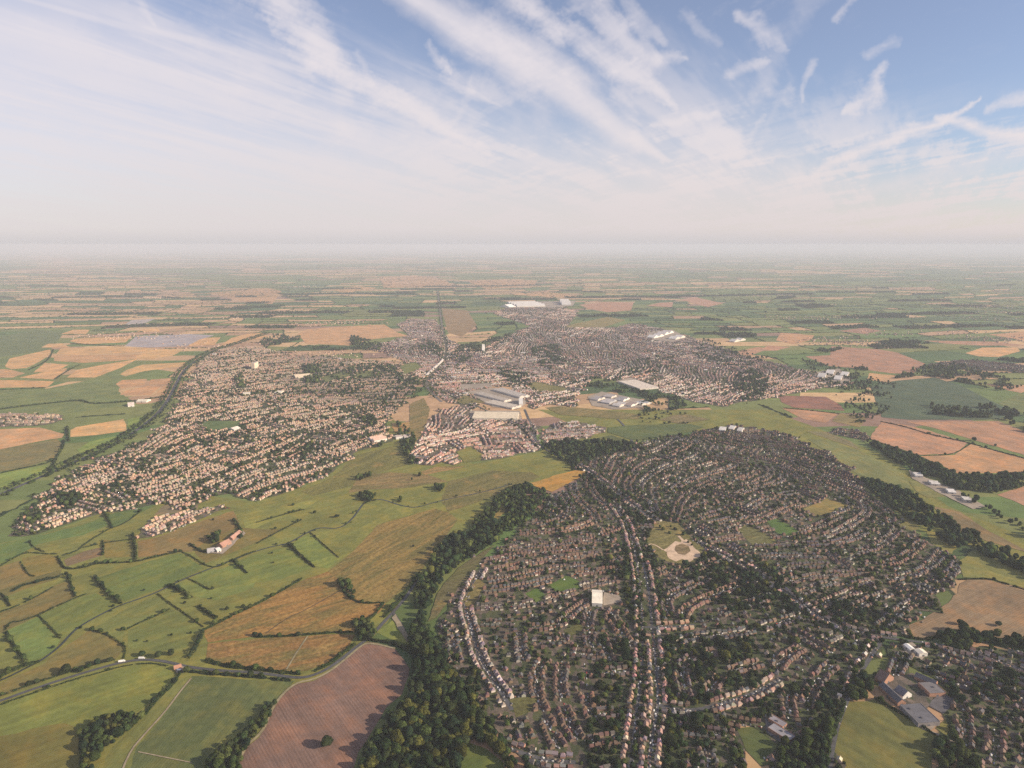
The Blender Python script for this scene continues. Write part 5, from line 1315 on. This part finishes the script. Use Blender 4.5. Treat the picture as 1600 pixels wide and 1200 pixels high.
# hedges: line, width, height, trees per 100 m, words
HEDGES = [
 ([(0,885),(22,872),(40,863),(75,866),(90,866)], 3, 3, 1.2, 'round the top of the mustard field'),
 ([(98,868),(120,862),(138,846),(165,830),(172,826),(196,818),(222,797)], 3, 3, 1.5, 'under the long dark green strip'),
 ([(45,846),(52,856),(70,863)], 3, 3, 1.5, 'joining the dark green strip to the mustard field'),
 ([(32,878),(38,890),(45,899),(55,901)], 3, 3, 1, 'down the side of the mustard field'),
 ([(162,800),(170,812),(175,826)], 5, 5, 7, 'climbing from the meadows to the brick town'),
 ([(130,856),(165,848),(206,843)], 3, 3, 1, 'over the yellow green square field'),
 ([(207,835),(210,850),(212,864),(210,878)], 7, 7, 8, 'forming a thick belt by the square field'),
 ([(90,870),(95,880),(102,890),(130,888),(150,880),(210,879),(235,872),(262,866),(285,861)], 4, 4, 5, 'along the foot of the tan stubble meadow'),
 ([(160,845),(162,858),(160,868)], 4, 4, 4, 'at the left end of the square field'),
 ([(283,862),(300,870),(322,885),(342,887),(360,876),(382,867),(400,861)], 3, 3, 2, 'below the farm'),
 ([(362,875),(374,884),(386,896)], 4, 4, 4, 'dropping from the farm hedge'),
 ([(452,852),(462,861),(470,869),(492,887)], 6, 5, 6, 'crossing two smooth meadows below the stream'),
 ([(484,832),(505,851),(530,872)], 3, 3, 1, 'running from the stream to the straw scrubland'),
 ([(400,817),(430,808),(476,796)], 3, 3, 3.5, 'highest across the pale meadow'),
 ([(400,850),(437,830),(472,812)], 3, 3, 3.5, 'just above the stream on the pale meadow'),
 ([(0,957),(32,945),(60,931),(84,917)], 2.5, 2.5, .6, 'thin and bare across the left meadows'),
 ([(0,928),(5,930),(16,948)], 4, 4, 4, 'at the photo edge of the left meadows'),
 ([(18,925),(35,915),(50,912),(70,906),(88,903),(105,897)], 5, 5, 6, 'above the thin bare hedge'),
 ([(107,898),(112,920),(118,933)], 4, 4, 5, 'ending the left meadows'),
 ([(148,901),(160,918),(175,932),(190,944)], 6, 6, 7, 'falling steeply to the stream'),
 ([(60,962),(78,980),(95,998)], 3, 3, 1.5, 'falling to the stream near its bend'),
 ([(10,988),(22,1010),(35,1027),(42,1039)], 4, 4, 5, 'furthest left that falls to the stream'),
 ([(8,985),(16,972),(30,972),(60,962),(80,952),(110,938),(135,928)], 3, 3, 2, 'across the middle of the left meadows'),
 ([(140,984),(165,990),(188,1005),(197,1012),(193,1030)], 3.5, 3, 3, 'curving round the tan green meadow'),
 ([(195,985),(215,975),(243,963),(266,952)], 3, 3, 4, 'of separate bushes in the central pasture'),
 ([(246,928),(262,941),(283,955),(318,980)], 3, 3, 1, 'straight from the stream to the orange scrub'),
 ([(262,914),(275,920),(288,926),(298,935)], 8, 6, 8, 'thick and short by the stream bend'),
 ([(310,948),(325,958),(340,968)], 6, 6, 8, 'thick and short above the orange scrub'),
 ([(293,904),(310,912),(326,921)], 3, 3, 2, 'joining the stream above the thick short hedges'),
 ([(318,985),(335,977),(360,964),(400,945),(425,932),(445,921),(472,904)], 4, 4, 4.5, 'along the top of the orange scrub'),
 ([(528,906),(540,930),(560,942),(580,943),(600,942)], 4, 4, 4, 'dividing the orange and the olive scrub'),
 ([(400,996),(440,995),(480,992),(530,988),(552,988)], 4, 4, 3.5, 'between orange scrub and its darker strip'),
 ([(318,985),(312,998),(305,1012),(300,1022),(290,1032)], 7, 7, 7, 'linking the orange scrub to the lane cottage'),
 ([(322,1032),(345,1040),(400,1046),(440,1051),(470,1054)], 8, 6, 8, 'on the scrub side of the lane'),
 ([(290,1049),(330,1053),(400,1058),(455,1064)], 6, 5, 5, 'on the green field side of the lane'),
 ([(492,1049),(515,1038),(535,1022),(555,1006)], 6, 5, 3, 'following the lane up to the ploughed corner'),
 ([(0,1088),(40,1073),(100,1053),(150,1038),(180,1031)], 3, 3, 2.5, 'above the lane on the left'),
 ([(0,1102),(50,1084),(100,1067),(150,1053),(195,1040),(235,1036),(262,1041)], 3, 2.5, .8, 'below the lane on the left'),
 ([(282,1050),(275,1064),(258,1082),(244,1094),(232,1110),(226,1118)], 5, 5, 6, 'from the cottage down to the copse'),
 ([(345,1190),(362,1170),(382,1152),(398,1138),(410,1118),(422,1104)], 9, 9, 8, 'wide and dark beside the ploughed field'),
 ([(305,1210),(325,1196),(345,1185)], 8, 8, 8, 'continuing the dark belt to the photo foot'),
 ([(0,1058),(20,1048),(40,1040),(62,1034)], 6, 5, 5, 'on the outer bank of the stream'),
 ([(126,1144),(127,1165),(129,1200)], 5, 6, 5, 'edging the copse on its left'),
 ([(575,1000),(600,1003),(625,1008),(645,1022)], 7, 6, 7, 'between the ploughed field and the triangular green field'),
 ([(655,895),(640,918),(620,944),(600,965)], 6, 6, 7, 'in front of the wood along the lane'),
 ([(600,942),(580,968),(560,972)], 4, 4, 3, 'beside the lane bend in the scrub'),
 ([(365,812),(372,822),(378,832),(374,842)], 7, 6, 7, 'joining the brick estate to the farm'),
 ([(330,860),(318,864),(305,856),(296,850)], 4, 4, 4, 'left of the farm yard'),
 ([(1376,659),(1415,667),(1455,680),(1515,692),(1560,706),(1600,716),(1680,740)], 5, 4, 2.5, 'running diagonally between the stubble fields'),
 ([(1357,686),(1400,700),(1436,713),(1490,711),(1516,694)], 3, 2, .4, 'curving between pinkish and golden stubble'),
 ([(1410,994),(1450,1002),(1475,990)], 5, 5, 5, 'at the foot of the bare brown field'),
 ([(1497,906),(1545,904),(1572,913),(1610,924)], 4, 3, 1.5, 'along the top of the bare brown field'),
 ([(1366,1091),(1400,1111),(1445,1138),(1462,1150)], 4, 4, 3, 'between playing field and school'),
 ([(1320,1098),(1310,1126),(1296,1152),(1284,1205)], 6, 6, 7, 'along the estate side of the playing field'),
 ([(1225,638),(1262,641),(1312,647)], 5, 4, 2, 'above the orange stubble by the river meadows'),
 ([(100,688),(98,700),(88,715),(82,730),(76,742)], 7, 6, 6, 'between the salmon field and the bright green field'),
 ([(0,740),(40,731),(75,724),(86,716)], 4, 4, 3, 'over the bright green field by the motorway'),
 ([(0,640),(60,632),(130,625),(140,632),(200,628),(258,620)], 12, 8, 5, 'dark and broad through the meadows left of the motorway'),
 ([(105,667),(105,680),(108,690)], 8, 7, 6, 'between the salmon and the golden oblong field'),
 ([(45,578),(70,567),(80,556),(83,546)], 8, 6, 4, 'between two pale wheat fields'),
 ([(85,593),(108,578),(125,570)], 6, 5, 3, 'through the wheat fields'),
 ([(110,537),(180,541),(195,541)], 8, 6, 4, 'under the upper wheat field'),
]
hedge_objs = []
def polyline_len(P): return float(np.linalg.norm(np.diff(P, axis=0), axis=1).sum())
def hedge_mesh(P, w, h):
    L = polyline_len(P)
    Q = resample(P, 1.0); n = int(L * (5.0 if w < 5 else 8.0))
    if n > 9000: n = 9000
    s = rng.uniform(0, len(Q) - 1.01, n); i = s.astype(int); fr = (s - i)[:, None]
    c2 = Q[i] * (1 - fr) + Q[i + 1] * fr
    tn = Q[i + 1] - Q[i]; tn /= np.maximum(np.linalg.norm(tn, axis=1, keepdims=True), 1e-6); nn = np.stack([-tn[:, 1], tn[:, 0]], 1)
    ph = rng.uniform(0, 6.28, 2)
    prof = np.clip(.75 + .35 * np.sin(s / 13 + ph[0]) * np.sin(s / 5.1 + ph[1]) + .15 * np.sin(s / 41), .42, 1.3)
    gapm = (np.sin(s / 37 + ph[1]) * np.sin(s / 11 + ph[0])) > -.95
    ang = rng.uniform(0, math.pi, n)
    c = np.c_[c2 + nn * (np.cos(ang) * w * .5 * prof)[:, None], np.sin(ang) * h * prof * rng.uniform(.55, 1.0, n)]
    nrm = np.c_[nn * np.cos(ang)[:, None], np.sin(ang)] + rng.normal(0, .5, (n, 3)); nrm /= np.linalg.norm(nrm, axis=1, keepdims=True)
    a = np.cross(nrm, rng.normal(size=(n, 3))); a /= np.linalg.norm(a, axis=1, keepdims=True); b = np.cross(nrm, a)
    sz = (1.0 if w < 5 else 1.35) * rng.uniform(.6, 1.4, n)[:, None]
    c, a, b, sz = c[gapm], a[gapm], b[gapm], sz[gapm]
    V = np.stack([c + a * sz, c - a * sz * .5 + b * sz * .87, c - a * sz * .5 - b * sz * .87], 1).reshape(-1, 3)
    base = np.array(LEAFC[int(rng.choice([0, 1, 3, 5]))])
    C = np.repeat(base[None] * np.clip(rng.normal(1, .22, (len(c), 1)), .5, 1.6), 3, axis=0)
    return tri_mesh('hedge', V, np.arange(len(V)).reshape(-1, 3), C, M['leaf'])
for hi_, (pts, w, h, td, words_) in enumerate(HEDGES):
    P = smooth_line(GP(pts), 2)
    o = link('hedge', hedge_mesh(P, w * 1.3, h * 1.2), loc=(0, 0, .3))
    tag(o, 'dark green hedge ' + words_, 'hedge')
    L = polyline_len(P); Q = resample(P, 2.0)
    n = int(L / 100 * td + rng.random()); ss = np.sort(rng.uniform(0, len(Q) - 1, n)).astype(int)
    for k, s in enumerate(ss):
        big = rng.random() < .45
        rr = rng.uniform(3.6, 6.6) if big else rng.uniform(2.0, 3.6)
        p = Q[s] + rng.normal(0, w * .25, 2)
        tree(p[0], p[1], rr, 'm', ('hedge', hi_), k + 1, rr * rng.uniform(1.6, 2.1))
# the far patchwork: a lattice of fields with tall hedges between them, woods in some of the cells
def far_country():
    s = 240.0; nx, ny = 136, 124
    I, J = np.meshgrid(np.arange(nx), np.arange(ny), indexing='ij')
    yj = [1500.0]
    for _ in range(ny - 1): yj.append(yj[-1] + s * .86 * max(1.0, yj[-1] / 9000.0))
    y = np.array(yj)[None, :] + 0 * I; grow = np.maximum(1.0, y / 9000.0)
    x = (I - nx / 2) * s * grow
    x = x + 90 * np.sin(y / 530 + 1) + 60 * np.sin(x / 410 + y / 700) + rng.uniform(-62, 62, x.shape) * grow
    y = y + 80 * np.sin(x / 610) + 50 * np.sin(y / 380 + x / 500 + 2) + rng.uniform(-50, 50, x.shape) * grow + x * .12
    def clear(px, py):
        i, j = cell(px, py)
        ins = (px > RX0) & (px < RX1) & (py > RY0) & (py < RY1)
        return ~(ins & ((TOWN[i, j] > 0) | NOTREE[i, j] | BLOCK[i, j]))
    big = np.sin(x / 2300 + .7) * np.sin(y / 1900 + .4 * np.sin(x / 3100)) + .5 * np.sin(x / 1100 + y / 1500)
    big2 = np.sin(x / 3700 + 2.2) * np.sin(y / 2700 + 1.0) + .6 * np.sin(x / 1700 - y / 2100 + .5)
    ang_ = x / np.maximum(y, 1)
    gold_p = np.clip(.30 + .34 * big - ang_ * .24, .03, .66)
    dark_p = np.clip(.20 - .20 * big2 + .14 * ang_, .03, .65)
    # merge neighbours now and then so that sizes differ
    kind = rng.random(x.shape); tone = rng.random(x.shape); grp = rng.random(x.shape)
    for i in range(1, nx):
        m = grp[i] < .52; kind[i][m] = kind[i - 1][m]; tone[i][m] = tone[i - 1][m]
    V, Fc, C, n = [], [], [], 0
    HV, HF, HC, hn = [], [], [], 0
    woods = []
    for i in range(nx - 1):
        for j in range(ny - 1):
            q = np.array([[x[a, b], y[a, b]] for a, b in ((i, j), (i + 1, j), (i + 1, j + 1), (i, j + 1))])
            c = q.mean(0)
            if abs(c[0]) > c[1] * .95 + 600: continue
            t = tone[i, j]
            if kind[i, j] < gold_p[i, j] and c[1] > 2900 + abs(c[0]) * .3: col = np.array((.52, .345, .175)) * (1 - t) + np.array((.35, .215, .13)) * t
            elif kind[i, j] > .955: col = np.array((.24, .15, .11))
            elif kind[i, j] > 1 - dark_p[i, j]: col = np.array((.06, .10, .036)) * (1 + .3 * t)
            else: col = np.array((.095, .155, .045)) * (1 - t) + np.array((.18, .185, .06)) * t
            V += [(*p, 0) for p in q]; C += [col] * 4; Fc += [(n, n + 1, n + 2), (n, n + 2, n + 3)]; n += 4
            if kind[i, j] > 1 - dark_p[i, j] * .30 and c[1] > 2600 and clear(np.r_[c[0], q[:, 0]], np.r_[c[1], q[:, 1]]).all() and c[1] < 14000: woods.append(q)
            for a, b in ((0, 1), (0, 3)):
                if b == 1 and grp[i, j] > .86: continue
                if b == 3 and grp[i, j] < .52: continue
                p0, p1 = q[a], q[b]; L = np.linalg.norm(p1 - p0); m = max(3, int(L / (14 * max(1.0, q[0][1] / 9000.0))))
                f = np.linspace(0, 1, m + 1)[:, None]; P = p0 + (p1 - p0) * f + rng.normal(0, 2.0, (m + 1, 2))
                if not clear(P[:, 0], P[:, 1]).all(): continue
                d = (p1 - p0) / L; nn = np.array([-d[1], d[0]])
                h = np.clip(rng.lognormal(math.log(3.9), .6, m + 1), 1.4, 12); w = 1.6 + h * .34
                ring = np.stack([np.c_[P - nn * w[:, None], np.full(m + 1, .05)], np.c_[P - nn * w[:, None] * .8, h * .7], np.c_[P, h], np.c_[P + nn * w[:, None] * .8, h * .7], np.c_[P + nn * w[:, None], np.full(m + 1, .05)]], 1)
                HV.append(ring.reshape(-1, 3)); bcol = np.array(LEAFC[int(rng.integers(6))]) * rng.uniform(.8, 1.3)
                HC.append(np.repeat(bcol[None] * rng.uniform(.75, 1.3, (m + 1, 1)), 5, 0))
                k = np.arange(m)[:, None] * 5 + np.arange(4)[None]; k = k.ravel() + hn
                HF.append(np.stack([k, k + 5, k + 6], 1)); HF.append(np.stack([k, k + 6, k + 1], 1)); hn += 5 * (m + 1)
    m_, T, b_, _ = new_mat('far_crops'); at = T.new('ShaderNodeAttribute', attribute_name='Col').outputs['Color']; pos = T.new('ShaderNodeNewGeometry').outputs['Position']
    f = T.math('MULTIPLY', T.rng(T.noise(pos, 1 / 70.0, 4, .6), .3, .7, .8, 1.2, False), T.rng(T.noise(pos, 1 / 500.0, 3, .6), .3, .7, .86, 1.14, False))
    T.l.new(T.mix(1.0, at, T.comb(f, f, f), 'MULTIPLY'), b_.inputs['Base Color'])
    o = link('far_fields', tri_mesh('far_fields', V, Fc, np.array(C), m_), loc=(0, 0, .008)); tag(o, 'patchwork of green and golden fields beyond the towns', kind='structure')
    o = link('far_hedgerows', tri_mesh('far_hedgerows', np.concatenate(HV), np.concatenate(HF), np.concatenate(HC), M['leaf'])); tag(o, 'thousands of dark hedgerows between the distant fields', kind='stuff')
    for q in woods:
        for _ in range(110):
            u, v = rng.random(2); p = (q[0] * (1 - u) + q[1] * u) * (1 - v) + (q[3] * (1 - u) + q[2] * u) * v
            tree(p[0], p[1], rng.uniform(6, 12), 'd', 'far')
far_country()
# trees along the motorway, railway and stream
for P, off, dens, r0, nm in ((P_MOTOR, 17, 9.0, 6.2, 'motor'), (P_MOTOR, -17, 11, 6.2, 'motor'), (P_MOTOR, -36, 5, 5.0, 'motor'), (P_MOTOR, 34, 2.5, 5, 'motor'), (P_RAIL, 16, 3, 6, 'rail'), (P_RAIL, -16, 3, 6, 'rail'), (P_RAIL2, 12, 7, 7, 'rail'), (P_RAIL2, -12, 7, 7, 'rail'), (P_STREAM, 6, .9, 3.4, 'stream'), (P_STREAM, -6, .9, 3.2, 'stream'), (P_MAIN['DIAG'], 16, 3.2, 5, 'road'), (P_MAIN['DIAG'], -16, 3.2, 5, 'road'), (P_MAIN['AVE'], 5, 4.5, 4.0, 'road'), (P_MAIN['AVE'], -5, 4.5, 4.0, 'road'), (P_MAIN['PAR'], 24, 6, 4.4, 'road'), (P_MAIN['PAR'], -24, 4, 4.4, 'road'), (P_MAIN['EASTR'], 8, 4, 5, 'road')):
    Q = resample(P, 2.0); T_ = np.gradient(Q, axis=0); T_ /= np.linalg.norm(T_, axis=1, keepdims=True)
    n = int(len(Q) * 2 / 100 * dens)
    for k, s in enumerate(np.sort(rng.integers(0, len(Q), n))):
        p = Q[s] + np.array([-T_[s, 1], T_[s, 0]]) * (off + rng.normal(0, 2.5)) ; tree(p[0], p[1], r0 * rng.uniform(.6, 1.25), 'm', nm, k)
# single field trees the photo shows, with their own words
SINGLES = [
 ((510,1166), 9.5, 'big round tree standing alone in the ploughed field'), ((104,1050), 8.5, 'large round tree above the lane on the left'), ((126,1050), 6, 'smaller tree beside the large one above the lane'),
 ((138,1044), 5.5, 'bushy tree third from the large one above the lane'), ((152,1038), 6, 'spreading tree where the lane begins to level'), ((170,1034), 4.5, 'low tree by the pale lay-by on the lane'),
 ((45,1071), 5, 'wide low tree nearest the frame edge above the lane'), ((222,1025), 6, 'tree over the lane at its highest bend'), ((248,1027), 7, 'pair-leading tree left of the lane cottage'), ((268,1023), 6.5, 'leaning tree nearest the lane cottage'),
 ((192,985), 4.5, 'small oval tree in the rough patch of the pasture'), ((83,1013), 3.5, 'little tree near the stream in the square meadow'), ((214,1002), 2.4, 'left one of two tiny bushes in open pasture'), ((230,1003), 2.4, 'right one of two tiny bushes in open pasture'),
 ((268,993), 2.6, 'lone bush halfway to the orange scrub'), ((298,990), 2.6, 'lone bush close to the orange scrub'), ((289,943), 3.2, 'small bush between the two thick short hedges'), ((225,923), 2.6, 'tiny bush above the stream in smooth pasture'),
 ((330,936), 2.6, 'tiny bush beside the straight stream hedge'), ((355,953), 4.5, 'round bush above the orange scrub corner'), ((380,950), 4.8, 'round tree above the orange scrub top hedge'), ((332,921), 4, 'tree at the top end of the joining hedge'),
 ((398,994), 5, 'dark tree inside the orange scrub'), ((646,854), 3, 'lone bush in the straw scrubland'), ((425,865), 3, 'small bush in the smooth meadow below the stream'), ((427,880), 2.4, 'tiny bush under the small meadow bush'),
 ((458,790), 4.5, 'round tree on the pale meadow near town'), ((430,827), 4, 'bushy tree on the pale meadow hedge'), ((492,802), 5, 'thick tree where two meadow hedges meet'), ((333,813), 3.5, 'low bush on the tan stubble meadow'),
 ((1560,978), 6, 'tree at the foot of the bare brown field, with a long shadow'), ((1500,976), 6.5, 'second tree in the bare brown field, nearer the hedge'), ((1555,697), 5, 'tree standing proud on the diagonal hedge'), ((1522,689), 9, 'tree clump on the diagonal hedge where the fields meet'),
 ((772,1000), 5, 'tree on the pale curving estate road'), ((735,925), 6, 'tree in the tan grass strip'),
]
for (px, py), r, lab in SINGLES:
    p = G(px, py); tree(p[0], p[1], r, 'd', ('single', lab), 0, r * 1.9)

TA = np.array([(t[0], t[1], t[2], t[3]) for t in TREES])
tx, ty, td_ = project(np.c_[TA[:, :2], TA[:, 3] * .6])
vis = (tx > -6) & (tx < 1606) & (ty < 1206) & (ty > 380)
near_frame = (tx > -150) & (tx < 1750) & (ty < 1330) & (ty > 380)
score = np.where(vis, TA[:, 2] / td_, 0)
for i, t in enumerate(TREES):
    if isinstance(t[5], tuple): score[i] *= 50 if t[5][0] == 'single' else 1.25
ind_t = [i for i in np.argsort(-score)[:295]]
ind_set = set(ind_t)
rest = np.array([i for i in range(len(TREES)) if i not in ind_set and near_frame[i]])
print('trees', len(TREES), 'mass', len(rest))
dep = td_[rest]
VV, FF, CC, n = [], [], [], 0
for tmpl, sel in ((T_NEAR, rest[dep < 1650]), (T_MID, rest[(dep >= 1650) & (dep < 3300)]), (T_FAR, rest[dep >= 3300])):
    which = rng.integers(0, len(tmpl), len(sel))
    for q, (v, f, c) in enumerate(tmpl):
        s = sel[which == q]
        if not len(s): continue
        A = TA[s]; colr = np.array([TREES[i][4] for i in s])
        th = rng.uniform(0, 6.28, len(s)); ct, st = np.cos(th)[:, None], np.sin(th)[:, None]
        R = A[:, 2:3]; hgt = A[:, 3:4]
        X = (v[None, :, 0] * ct - v[None, :, 1] * st) * R + A[:, 0:1]; Y = (v[None, :, 0] * st + v[None, :, 1] * ct) * R + A[:, 1:2]
        zh = np.minimum(R * .95, hgt * .46)
        Z = hgt - zh + v[None, :, 2] * zh * 1.05
        low = v[None, :, 2] < -.2
        Z = np.where(low, Z - (hgt - 2 * zh) * .8, Z)       # skirts hide the trunks of the mass
        V = np.stack([X, Y, np.maximum(Z, .2)], -1)
        VV.append(V.reshape(-1, 3)); FF.append((f[None] + (np.arange(len(s)) * len(v))[:, None, None]).reshape(-1, 3) + n); n += len(s) * len(v)
        CC.append((colr[:, None, :] * c[None, :, None]).reshape(-1, 3))
o = link('woodland_trees', tri_mesh('woodland_trees', np.concatenate(VV), np.concatenate(FF), np.concatenate(CC), M['leaf']))
tag(o, 'countless trees of the woods, gardens and hedgerows', kind='stuff')
print('tree tris', sum(len(f) for f in FF))

# individual trees: crown and trunk with limbs, six forms shared by all of them
def trunk_mesh(r):
    V, Fc = [], []
    def limb(a, b, ra, rb, n=7):
        a, b = np.array(a, float), np.array(b, float); d = (b - a) / np.linalg.norm(b - a)
        x = np.cross(d, (0.3, .9, .1)); x /= np.linalg.norm(x); y = np.cross(d, x); k = len(V)
        for p, rr in ((a, ra), (b, rb)):
            for i in range(n): V.append(p + rr * (math.cos(6.283 * i / n) * x + math.sin(6.283 * i / n) * y))
        for i in range(n):
            j = (i + 1) % n; Fc.append((k + i, k + j, k + n + j)); Fc.append((k + i, k + n + j, k + n + i))
    limb((0, 0, -.02), (.01, 0, .10), .085, .055); limb((.01, 0, .10), (.02, .01, .55), .055, .04); limb((.02, .01, .55), (0, .02, 1.3), .04, .012)
    for i in range(5):
        a = i * 1.256 + r.uniform(-.3, .3); z = .42 + .1 * i
        limb((.02, .01, z), (.5 * math.cos(a), .5 * math.sin(a), z + .45), .028, .009, 5)
    return tri_mesh('trunk', np.array(V), np.array(Fc), np.full((len(V), 3), 1.0), M['bark'])
FORMS = []
for q in range(6):
    v, f, c = crown_template(TR, 3, 900, .125, zs=TR.uniform(.78, 1.0), lobes=int(TR.integers(8, 14)))
    v = v.copy(); v[:, 2] = v[:, 2] * .86 + 1.05; v[:, :2] *= 1 + .10 * np.sin(3 * np.arctan2(v[:, 1], v[:, 0]) + q)[:, None]
    FORMS.append((tri_mesh('crown', v, f, np.repeat(c[:, None], 3, 1), M['leaf']), trunk_mesh(TR)))
WOODNAME = {'woodA': ('leafy tree packed in the long wood beside the pink ploughed field', 'trees of the long wood'), 'woodB': ('leafy tree of the wood by the orange yellow barley field', 'trees of the upper wood'),
            'woodC': ('tree of the small copse between two green fields', 'trees of the copse'), 'woodF': ('tree of the dark belt under the bare brown field', 'trees under the brown field'),
            'woodG': ('tree of the dark clumps round the playing fields', 'trees round the playing fields'), 'woodJ': ('tree of a scrubland clump near the lane', 'trees of the scrubland clumps'),
            'woodL': ('tree of the dark belt between dark green field and ploughed field', 'trees of the dark belt'), 'woodK': ('tree of the clump sheltering the farm', 'trees at the farm'), 'stream': ('bush on the bank of the winding stream', 'stream bank bushes'), 'road': ('tree lining a main estate road', 'estate road trees')}
hcount = {}
for i in ind_t:
    x, y, r, hgt, c, where, k = TREES[i]
    cr, tk = FORMS[int(rng.integers(6))]
    root = empty('tree', (x, y, .05), rng.uniform(0, 6.28)); root.scale = (r, r, hgt / 1.95)
    if isinstance(where, tuple) and where[0] == 'single': tag(root, where[1], 'tree')
    elif isinstance(where, tuple):
        hcount.setdefault(where[1], []).append((tx[i], root))
    elif where in WOODNAME:
        yel = c[0] > .085
        tag(root, ('yellow-green ' if yel else 'dark green ') + WOODNAME[where][0], 'tree', WOODNAME[where][1] + (', yellow-green' if yel else ''))
    else:
        tag(root, 'garden tree among the houses of the near estates', 'tree', 'garden trees of the near estates')
    link('crown', cr, root, color=(*c, 1)); link('trunk', tk, root)
for hi_, lst in hcount.items():
    lst.sort(key=lambda t: t[0])
    for k, (_, root) in enumerate(lst):
        w = HEDGES[hi_][4].split()
        tag(root, f"{ordinal(k + 1)} tree from the left in the hedge " + ' '.join(w[:8]), 'tree', 'hedgerow trees')

# ------------------------------------------------------------------ a cottage and vehicles on the lane
def cottage():
    p = G(278, 1045); root = empty('farm_cottage', (p[0], p[1], .2), .5)
    tag(root, 'red brick cottage by itself at the bend of the country lane', 'cottage')
    for nm, (L, W, e, rise), loc in (('main', (13, 8, 5, 3.6), (0, 0)),):
        w, r, ch, ext, por = house_parts(False, L, W, e, rise)
        link('wall', w, root, color=(.42, .22, .15, 1)); rr = link('roof', r, root, color=(.36, .19, .13, 1)); link('chimney', ch, rr, loc=(4.5, 0, 0), color=(.30, .17, .12, 1)); link('extension', ext, root, color=(.7, .66, .6, 1)); link('porch', por, root, color=(.7, .66, .6, 1))
cottage()
shed('barn', 'white roofed outbuilding beside the red brick lane cottage', 'barn', (277,1050), (282,1050), (282,1048), 4, WHITE, (.76, .72, .68), 1, lights=False)
def lorry(px, py, ang, label, body):
    p = G(px, py); root = empty('lorry', (p[0], p[1], .55), ang); tag(root, label, 'lorry', 'lorries on the lane')
    b = MB(); b.box(-6.5, 3.0, -1.3, 1.3, 1.1, 4.0, body); link('cargo_box', b.build('cargo_box', M['build']), root)
    b = MB(); b.box(3.3, 5.4, -1.25, 1.25, .9, 2.2, body); b.poly([(3.3, -1.25, 2.2), (3.3, 1.25, 2.2), (3.3, 1.2, 3.4), (3.3, -1.2, 3.4)], body); b.box(3.3, 4.8, -1.2, 1.2, 2.2, 3.4, body); cab = link('cab', b.build('cab', M['build']), root)
    b = MB(); b.poly([(4.82, -1.1, 2.3), (4.82, 1.1, 2.3), (4.82, 1.05, 3.2), (4.82, -1.05, 3.2)], (.03, .035, .04)); link('windscreen', b.build('windscreen', M['build']), cab)
    b = MB(); b.box(-6.4, 5.0, -.5, .5, .7, 1.05, (.05, .05, .05)); link('chassis', b.build('chassis', M['build']), root)
    for x in (-5.2, -3.9, 4.2):
        for y in (-1.15, 1.15):
            m = MB(); pts = [(x + .5 * math.cos(t), .5 + .5 * math.sin(t)) for t in np.linspace(0, 6.283, 13)[:-1]]
            for s in (-.15, .15): m.poly([(a, y + s, z) for a, z in pts], (.02, .02, .02))
            for (a, z), (a2, z2) in zip(pts, pts[1:] + pts[:1]): m.poly([(a, y - .15, z), (a2, y - .15, z2), (a2, y + .15, z2), (a, y + .15, z)], (.02, .02, .02))
            link('wheel', m.build('wheel', M['build']), root)
lorry(191, 1034.6, direction(191, 1035, 1, -.15), 'long white lorry on the lane under the spreading trees', (.8, .78, .75))
lorry(222, 1029.9, direction(222, 1030, 1, -.02), 'second white lorry at the highest bend of the lane', (.72, .70, .66))

# ------------------------------------------------------------------ haze
def haze():
    m = bpy.data.materials.new('haze'); m.use_nodes = True; T = NT(m.node_tree); T.n.clear()
    out = T.new('ShaderNodeOutputMaterial'); v = T.new('ShaderNodeVolumePrincipled')
    v.inputs['Color'].default_value = (.675, .72, .82, 1); v.inputs['Density'].default_value = 4.0e-5; v.inputs['Anisotropy'].default_value = 0.0
    T.l.new(v.outputs[0], out.inputs['Volume'])
    B = 165000.0; b = MB(); b.box(-B, B, -B, B, -1.0, H + 12.0, (1, 1, 1))
    b.poly([(-B, B, -1), (B, B, -1), (B, -B, -1), (-B, -B, -1)], (1, 1, 1))
    o = link('haze', b.build('haze', m)); tag(o, 'pale summer haze filling the air below the balloon', kind='stuff')
haze()
